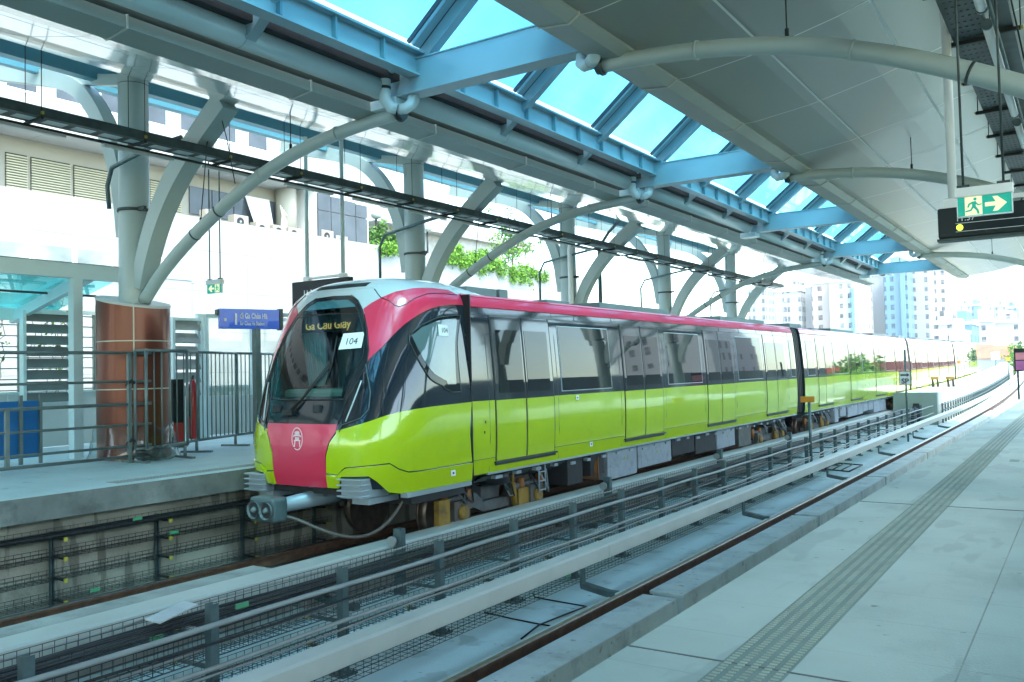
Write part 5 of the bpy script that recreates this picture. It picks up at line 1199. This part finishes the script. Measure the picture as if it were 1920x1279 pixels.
for k in range(5): b = MB(); b.box(-29.58, -29.52, 21.9+k*1.08, 22.93+k*1.08, 7.9, 9.0); b.build('window', mWinB, t)
b = MB(); b.add([(-29.5,24.6,9.0),(-29.5,25.9,9.0),(-29.1,25.75,7.8),(-29.1,24.75,7.8),(-29.48,24.6,9.03),(-29.48,25.9,9.03),(-29.07,25.75,7.83),(-29.07,24.75,7.83)], [(0,1,2,3),(7,6,5,4),(0,4,5,1),(1,5,6,2),(2,6,7,3),(3,7,4,0)]); b.build('blind', mPaper, t)
b = MB(); b.tube([(-29.2, 26.6, 7.2), (-29.2, 26.6, 9.55)], .45, 24); b.build('round_corner', mBeige, t)
for k in range(4):
    for q in range(2):
        y = 27.75+k*.80; z0_, z1_ = (7.55, 8.72) if q == 0 else (8.76, 9.5-.05*k); b = MB(); b.box(-28.5, -28.40, y, y+.76, z0_, z1_); b.build('window', mWinB, t)
wb('bay_frame', mWhite, -29.6, -28.52, 27.6, 31.1, 7.3, 9.74)
for (y, z) in ((-2.5,0),(.2,0),(2.9,0),(5.6,0),(8.3,0),(11,0),(13.55,0),(14.95,0),(16.35,0),(18.0,0),(19.6,0)):
    b = MB(); b.box(-28.03, -27.975, y, y+1.22, 5.02, 5.76); wn = b.build('window', M('pale window glass', (.35,.40,.38), .15, 0, .5, .6, coat=.6) if y == -2.5 else bpy.data.materials['pale window glass'], t)
    b = MB(); b.box(-28.0, -27.96, y-.06, y, 4.95, 5.82); b.box(-28.0, -27.96, y+1.22, y+1.28, 4.95, 5.82); b.build('frame', mWhite, wn)
for i, (y, z, lab) in enumerate(((21.75, .0, 'left of the blue grey window band'), (23.1, -.02, 'below the middle of the window band'), (24.2, -.18, 'half hidden behind the parapet, left of the blind'), (25.1, -.18, 'half hidden behind the parapet, under the blind'), (25.95, -.18, 'half hidden behind the parapet, right of the blind'), (27.9, -.05, 'at the left foot of the gridded bay window'), (28.8, -.2, 'at the right foot of the gridded bay window'), (16.2, -.35, 'under the louvres'))):
    u_ = thing('air_conditioner', 'white air conditioner on the terrace, '+lab, 'air conditioner', (-28.6, y, ZP), 'air conditioner units on the terrace')
    b = MB(); b.box(-28.75, -28.35, y, y+.72, ZP+z-.1, ZP+z+.45); b.build('case', mBeige, u_, bevel=.02)
    b = MB(); b.disc((-28.34, y+.30, ZP+z+.18), (1,0,0), .17, 20, 0, .02); b.build('fan_grille', mUnder, u_); b = MB(); b.disc((-28.325, y+.30, ZP+z+.18), (1,0,0), .05, 12, 0, .02); b.build('hub', mBeige, u_)
b = MB()
for k in range(5): b.tube([(-28.9+.04*k, 26.0+.05*k, 8.75-.1*k), (-28.9, 26.1+.06*k, 8.3), (-28.85, 26.0+.07*k, 7.9), (-28.8, 26.2+.04*k, 7.4)], .03, 6)
b.build('pipe_bundle', M('pale insulated pipes', (.62,.58,.48), .7), label='bundle of pale insulated pipes by the rounded wall corner on the terrace', cat='pipes')
# terrace plants, lamps, tree
def bush(lab, y0, y1, z, dz, n, seed, hang=0, X=-28.3, mt=None, sz=.075):
    rnd = random.Random(seed); t = thing('bush', lab, 'bush', (X, y0, z)); pts = []
    k = int((y1-y0)*8)
    for i in range(k):
        y = y0+(y1-y0)*i/k; hh = dz*(.5+.5*math.sin(y*2.3+seed)+.4*rnd.random()); 
        for q in range(3): pts.append((X+rnd.uniform(-.35, .5), y+rnd.uniform(-.1, .1), z+hh*rnd.random()-.1*rnd.random()))
        if hang and rnd.random() < .5: pts.append((X+.42, y, z-hang*rnd.random()))
    b = MB(); b.tube([(X, y0, z-.2), (X, (y0+y1)/2, z+.1), (X, y1, z-.2)], .04, 6)
    for q in pts[::9]: b.tube([(X, q[1], z-.15), q], .012, 4)
    b.build('stems', mBark, t); b = MB(); leaves(b, pts, int(n*1.5), sz, rnd, 0, .12)
    b.build('leaves', [mt or mLeafA, mLeafB], t); return t
bush('bright green hanging bush on the parapet left of the second column', 31.3, 34.0, 7.35, .35, 2600, 1, .25)
bush('taller darker shrubs under the globe lamps behind the parapet', 30.9, 35.6, 7.9, .8, 2600, 2, 0, -29.3, mLeafB, .10)
bush('large bright green bush spilling over the parapet beyond the curved strut', 36.2, 41.3, 7.30, .75, 6500, 4, .4)
bush('bright green bush tapering down to the end of the parapet', 41.2, 46.8, 7.15, .5, 5200, 6, .6)
t = thing('tree', 'small open tree with sparse leaves behind the arched pipe above the bush', 'tree', (-28.6, 45, 7.3)); rnd = random.Random(11)
b = MB(); P = [(-28.6, 43.6, 7.2), (-28.6, 43.8, 8.3), (-28.6, 43.6, 9.4), (-28.6, 43.3, 10.6)]; b.tube(P, [.06, .05, .035, .02], 8); tips = []
for i in range(34):
    f = rnd.uniform(.25, 1); j = min(2, int(f*3)); p = Vector(P[j]).lerp(Vector(P[j+1]), f*3-j); d = Vector((rnd.uniform(-.7,.7), rnd.uniform(-1.6, 1.7), rnd.uniform(-.35,.6))); q = p+d*rnd.uniform(.6, 1.4); b.tube([p, p.lerp(q, .5)+Vector((0,0,.1)), q], [.02, .014, .006], 5); tips += [tuple(p.lerp(q, k)) for k in (.6, .8, 1, 1.0)]
b.build('trunk', mBark, t); b = MB(); leaves(b, tips, 2300, .085, rnd, 0, .22); b.build('crown', [mLeafB, mLeafA], t)
for i, (px_, py_, Y, lab) in enumerate(((705, 406, 33.2, 'globe lamp on a thin post left of the second column'), (801, 431, 37.5, 'globe lamp on a thin post right of the second column'))):
    c = atX(px_, py_, -29.0); t = thing('globe_lamp', lab, 'lamp', (c.x, c.y, 7)); b = MB(); b.tube([(c.x, c.y, 7), (c.x, c.y, c.z-.1)], .05, 8); b.build('post', mTrayD, t)
    b = MB(); b.tube([(c.x, c.y, c.z-.12), (c.x, c.y, c.z-.04), (c.x, c.y, c.z+.08), (c.x, c.y, c.z+.17), (c.x, c.y, c.z+.2)], [.10, .24, .28, .2, .05], 20); b.build('globe', M('smoky globe', (.35,.37,.36), .2, 0, .1, coat=.8), t)
t = thing('low_building', 'pale concrete building with a stepped roof behind the terrace plants', 'building', (-40, 45, 0))
for a in ((-44,-38, 42, 50, 0, 13.5), (-44,-37.5, 50, 56, 0, 12.0), (-42,-37, 41, 60, 11.0, 11.6)): b = MB(); b.box(*a); b.build('wall', M('grey concrete block', (.42,.41,.38), .9) if a[0] == -44 and a[2] == 42 else bpy.data.materials['grey concrete block'], t)
b = MB()
for k in range(7): b.box(-37.99, -37.95, 42.6+k*1.05, 43.3+k*1.05, 12.2, 12.9)
b.build('windows', mWinB, t)

# ============================================================ CITY
def tower_mat(name, wall, win, fx, fz, ww, wh, var=.03):
    m = M(name, wall, .85, 0, var, .02); t = m.node_tree; b = t.nodes['Principled BSDF']; src = b.inputs['Base Color'].links[0].from_socket
    tc = t.nodes.new('ShaderNodeTexCoord'); sp = t.nodes.new('ShaderNodeSeparateXYZ'); t.links.new(tc.outputs['Object'], sp.inputs[0])
    h = nd(t, 'ADD', sp.outputs[0], sp.outputs[1])
    a = nd(t, 'LESS_THAN', nd(t, 'FRACT', nd(t, 'DIVIDE', nd(t, 'ADD', h, 1000*fx), fx)), ww); c = nd(t, 'LESS_THAN', nd(t, 'FRACT', nd(t, 'DIVIDE', nd(t, 'ADD', sp.outputs[2], 100*fz), fz)), wh)
    col = nd(t, 'FRACT', nd(t, 'MULTIPLY', nd(t, 'FLOOR', nd(t, 'DIVIDE', nd(t, 'ADD', h, 1000*fx), fx)), .37)); skip = nd(t, 'GREATER_THAN', col, .28)
    n = t.nodes.new('ShaderNodeTexNoise'); n.inputs['Scale'].default_value = .9; t.links.new(tc.outputs['Object'], n.inputs['Vector'])
    k = nd(t, 'MULTIPLY', nd(t, 'MULTIPLY', nd(t, 'MULTIPLY', a, c), skip), nd(t, 'MULTIPLY', n.outputs[0], 1.5))
    mx = t.nodes.new('ShaderNodeMixRGB'); mx.inputs[2].default_value = (*win, 1); t.links.new(k, mx.inputs[0]); t.links.new(src, mx.inputs[1]); t.links.new(mx.outputs[0], b.inputs['Base Color']); return m
tA = tower_mat('tower white', (.40,.40,.395), (.03,.035,.045), 2.6, 3.2, .42, .5)
tB = tower_mat('tower grey strips', (.34,.35,.36), (.03,.04,.055), 1.9, 3.2, .55, .55)
tC = tower_mat('tower blue glass', (.12,.24,.32), (.02,.05,.09), 2.4, 3.2, .5, .55)
tD = tower_mat('tower warm', (.40,.33,.30), (.05,.035,.035), 3.0, 3.2, .45, .5)
tE = tower_mat('hotel white', (.42,.42,.41), (.03,.03,.04), 3.2, 3.3, .35, .45)
mTile = M('red roof tiles', (.45, .14, .08), .8, 0, .2, .5)
def tower(px0, px1, pyt, Y, mt, lab, name='apartment_tower', cat='tower block', depth=26, step=0, extra=()):
    a = at(px0, pyt, Y); c = at(px1, pyt, Y); t = thing(name, lab, cat, ((a.x+c.x)/2, Y, -9))
    b = MB(); b.box(a.x, c.x, Y, Y+depth, -9, a.z); b.build('body', mt, t)
    w_ = c.x-a.x; b = MB(); b.box(a.x+w_*.25, a.x+w_*.7, Y+2, Y+depth-2, a.z, a.z+3.2); b.build('roof_block', mt, t)
    b = MB(); b.box(a.x-.3, c.x+.3, Y-.4, Y+depth, a.z-.5, a.z+.25); b.build('parapet', mWhite, t)
    for (f0, f1, h) in extra:
        b = MB(); b.box(a.x+w_*f0, a.x+w_*f1, Y-1.2, Y-.05, -9, a.z-h); b.build('bay', tC if mt is tA else mt, t)
    return t
tower(1402, 1434, 541, 340, tB, 'pale tower block with grey window strips just right of the last strut')
tower(1432, 1455, 547, 352, tA, 'slim white tower block behind the grey stripped one')
tower(1466, 1500, 545, 300, tB, 'tower block with dense dark windows above the first carriage end', extra=((.1,.3,4),))
tower(1500, 1521, 537, 306, tA, 'narrow white tower between the dark windowed one and the pinkish one')
tower(1521, 1554, 530, 300, tD, 'pinkish white tower block in the middle of the left cluster', extra=((.3,.6,20),))
tower(1554, 1604, 527, 296, tA, 'broad white tower block at the right of the left cluster', extra=((.8,.92,3),))
tower(1612, 1629, 597, 420, tC, 'small pale blue building between the two tower clusters', 'office_building', 'building')
tower(1629, 1656, 515, 330, tA, 'white tower block at the left of the right cluster')
tower(1656, 1700, 500, 320, tC, 'blue glass fronted tower block with white ribs', extra=((.72,.9,0),))
tower(1700, 1740, 500, 332, tB, 'pale tower block right of the blue glass tower')
tower(1740, 1772, 500, 345, tA, 'white tower block at the right end of the right cluster')
for i, (a, c, tp_, mt, lab) in enumerate(((1778,1797,578,tA,'distant pale block left of the hotel'),(1797,1818,571,tB,'distant grey block with small windows'),(1818,1836,572,tC,'distant bluish block behind the hotel'),(1836,1860,569,tA,'distant white block above the hotel roof'),(1864,1886,574,tB,'distant block at the right end of the skyline'),(1886,1905,577,tC,'farthest pale blue block by the right edge'))):
    tower(a, c, tp_, 520+i*9, mt, lab)
tower(1746, 1790, 606, 255, tE, 'low white office building with few windows beyond the carriages', 'office_building', 'building', 20)
tower(1784, 1822, 606, 262, tC, 'low blue glass building between the white office and the hotel', 'office_building', 'building', 18)
tower(1780, 1808, 622, 235, mWhite, 'small cream building in front of the blue glass one', 'office_building', 'building', 12)
tower(1822, 1862, 601, 285, tE, 'white hotel like block with rows of small windows', 'office_building', 'building', 25)
tower(1862, 1912, 603, 290, tE, 'wide white block with dark stair strip at the far right', 'office_building', 'building', 25)
for i, (px_, py_, Y, w_, lab) in enumerate(((1838, 652, 190, 9, 'red tiled house behind the farthest carriage'), (1858, 656, 170, 7, 'red tiled house left of the white board'), (1882, 655, 150, 6, 'orange red tiled house near the right edge'), (1815, 648, 220, 8, 'red tiled house left of the others'))):
    c = at(px_, py_, Y); t = thing('house', lab, 'house', (c.x, Y, -9)); b = MB(); b.box(c.x-w_*.45, c.x+w_*.45, Y-3, Y+5, -9, c.z-1.2); b.build('wall', mWhiteB, t)
    b = MB(); z = c.z-1.3; b.add([(c.x-w_*.55,Y-3.6,z),(c.x+w_*.55,Y-3.6,z),(c.x+w_*.55,Y+5.6,z),(c.x-w_*.55,Y+5.6,z),(c.x-w_*.2,Y+1,z+1.9),(c.x+w_*.2,Y+1,z+1.9)], [(0,1,5,4),(1,2,5),(2,3,4,5),(3,0,4),(3,2,1,0)]); b.build('roof', mTile, t)
t = thing('tree', 'small green tree near the right edge beyond the tracks', 'tree', (-11, 118, -9)); c = at(1901, 662, 118); rnd = random.Random(21); b = MB(); b.tube([(c.x, 118, -9), (c.x, 118, c.z)], [.3, .12], 8); b.build('trunk', mBark, t)
b = MB(); leaves(b, [(c.x+.3+rnd.gauss(0,.4), 118+rnd.gauss(0,.9), c.z-.6+rnd.gauss(0,.7)) for _ in range(60)], 900, .2, rnd, 0, .22); b.build('crown', [mLeafB, mLeafA], t)
# trackside boards far away and on the platform end
for (px0, px1, py0, py1, Y, mt, lab, nm, cat) in ((1859, 1874, 660, 675, 110, mWhite, 'white square board on a post beside the distant tracks', 'track_board', 'board'), (1886, 1894, 670, 677, 95, mOrange, 'small round orange marker on a post beside the distant tracks', 'track_board', 'board')):
    a = at(px0, py1, Y); c = at(px1, py0, Y); t = thing(nm, lab, cat, ((a.x+c.x)/2, Y, -1.4)); b = MB(); b.box(a.x, c.x, Y, Y+.05, a.z, c.z); b.build('panel', mt, t); b = MB(); xm_ = (a.x+c.x)/2; b.tube([(xm_, Y+.1, -1.0), (xm_, Y+.1, a.z)], .06, 6); b.build('post', mGalv, t)
t = thing('poster_frame', 'dark framed pink and purple poster at the right edge of the platform', 'poster', (-1.5, 34, 0)); a = at(1905, 694, 34); c = at(1935, 655, 34)
b = MB(); b.box(a.x-.04, c.x+.04, 34, 34.06, a.z-.04, c.z+.04); b.build('frame', mTrayD, t); b = MB(); b.box(a.x, c.x, 33.98, 33.999, a.z, a.z+(c.z-a.z)*.45); b.box(a.x, c.x, 33.98, 33.999, a.z+(c.z-a.z)*.5, c.z-.1, 1); b.build('poster', [mPoster, M('pink poster', (.7,.25,.3), .5)], t)
b = MB(); b.tube([(a.x+.05, 34.04, 0), (a.x+.05, 34.04, a.z)], .03, 6); b.tube([(c.x-.05, 34.04, 0), (c.x-.05, 34.04, a.z)], .03, 6); b.build('leg', mTrayD, t)


# ============================================================ RIGHT SIDE (seen only as reflections and shade)
b = MB(); b.box(2.6, 10.5, -32, 21, 6.9, 7.1); b.build('outer_roof', mTrainRoof, label='unseen flat roof added beyond the right ceiling to shade the platform', cat='roof')  # added out of view; its length sets how much light reaches the platform
b = MB(); b.box(9.0, 9.2, -32, 46, -1.4, 2.9); b.build('back_wall', M('dark grey back wall', (.10, .12, .12), .6, 0, .3, .5), label='dark grey back wall of the right platform outside the photo', cat='wall')
b = MB(); b.box(14, 30, 56, 120, -9, 3.4); b.build('long_building', M('olive grey shed', (.10, .115, .10), .8, 0, .5, .06), label='long dark grey shed right of the tracks outside the photo', cat='building')
b = MB(); b.box(40, 60, 150, 175, -9, 30); b.build('apartment_tower', tE, label='white block on the right side outside the photo', cat='tower block')
b = MB(); b.box(13, 30, 150, 330, -9, 4.5); b.build('brick_building', M('red brick', (.40, .09, .05), .8, 0, .3, .1), label='long red brick building right of the tracks outside the photo', cat='building')
t = thing('tree', 'group tree right of the tracks outside the photo', 'tree', (14, 135, -9)); rnd = random.Random(33); b = MB(); b.tube([(14, 135, -9), (14, 135, 2)], [.3, .1], 8); b.build('trunk', mBark, t)
b = MB(); leaves(b, [(14+rnd.gauss(0,2), 135+rnd.gauss(0,5), 1+rnd.gauss(0,2)) for _ in range(80)], 1600, .5, rnd, 0, .5); b.build('crown', [mLeafA, mLeafB], t)


# ------------------------------------------------------------ haze over the city
b = MB(); b.box(-430, 210, -70, 770, -10.4, 60); hz_ = MB()
hm = bpy.data.materials.new('haze air'); hm.use_nodes = True; ht = hm.node_tree; ht.nodes.clear()
ho = ht.nodes.new('ShaderNodeOutputMaterial'); hv = ht.nodes.new('ShaderNodeVolumePrincipled'); hv.inputs['Color'].default_value = (.93, .96, .97, 1); hv.inputs['Density'].default_value = .0004; hv.inputs['Anisotropy'].default_value = 0
ht.links.new(hv.outputs[0], ho.inputs['Volume'])
b.build('haze', hm, kind='stuff')

#@@NEXT
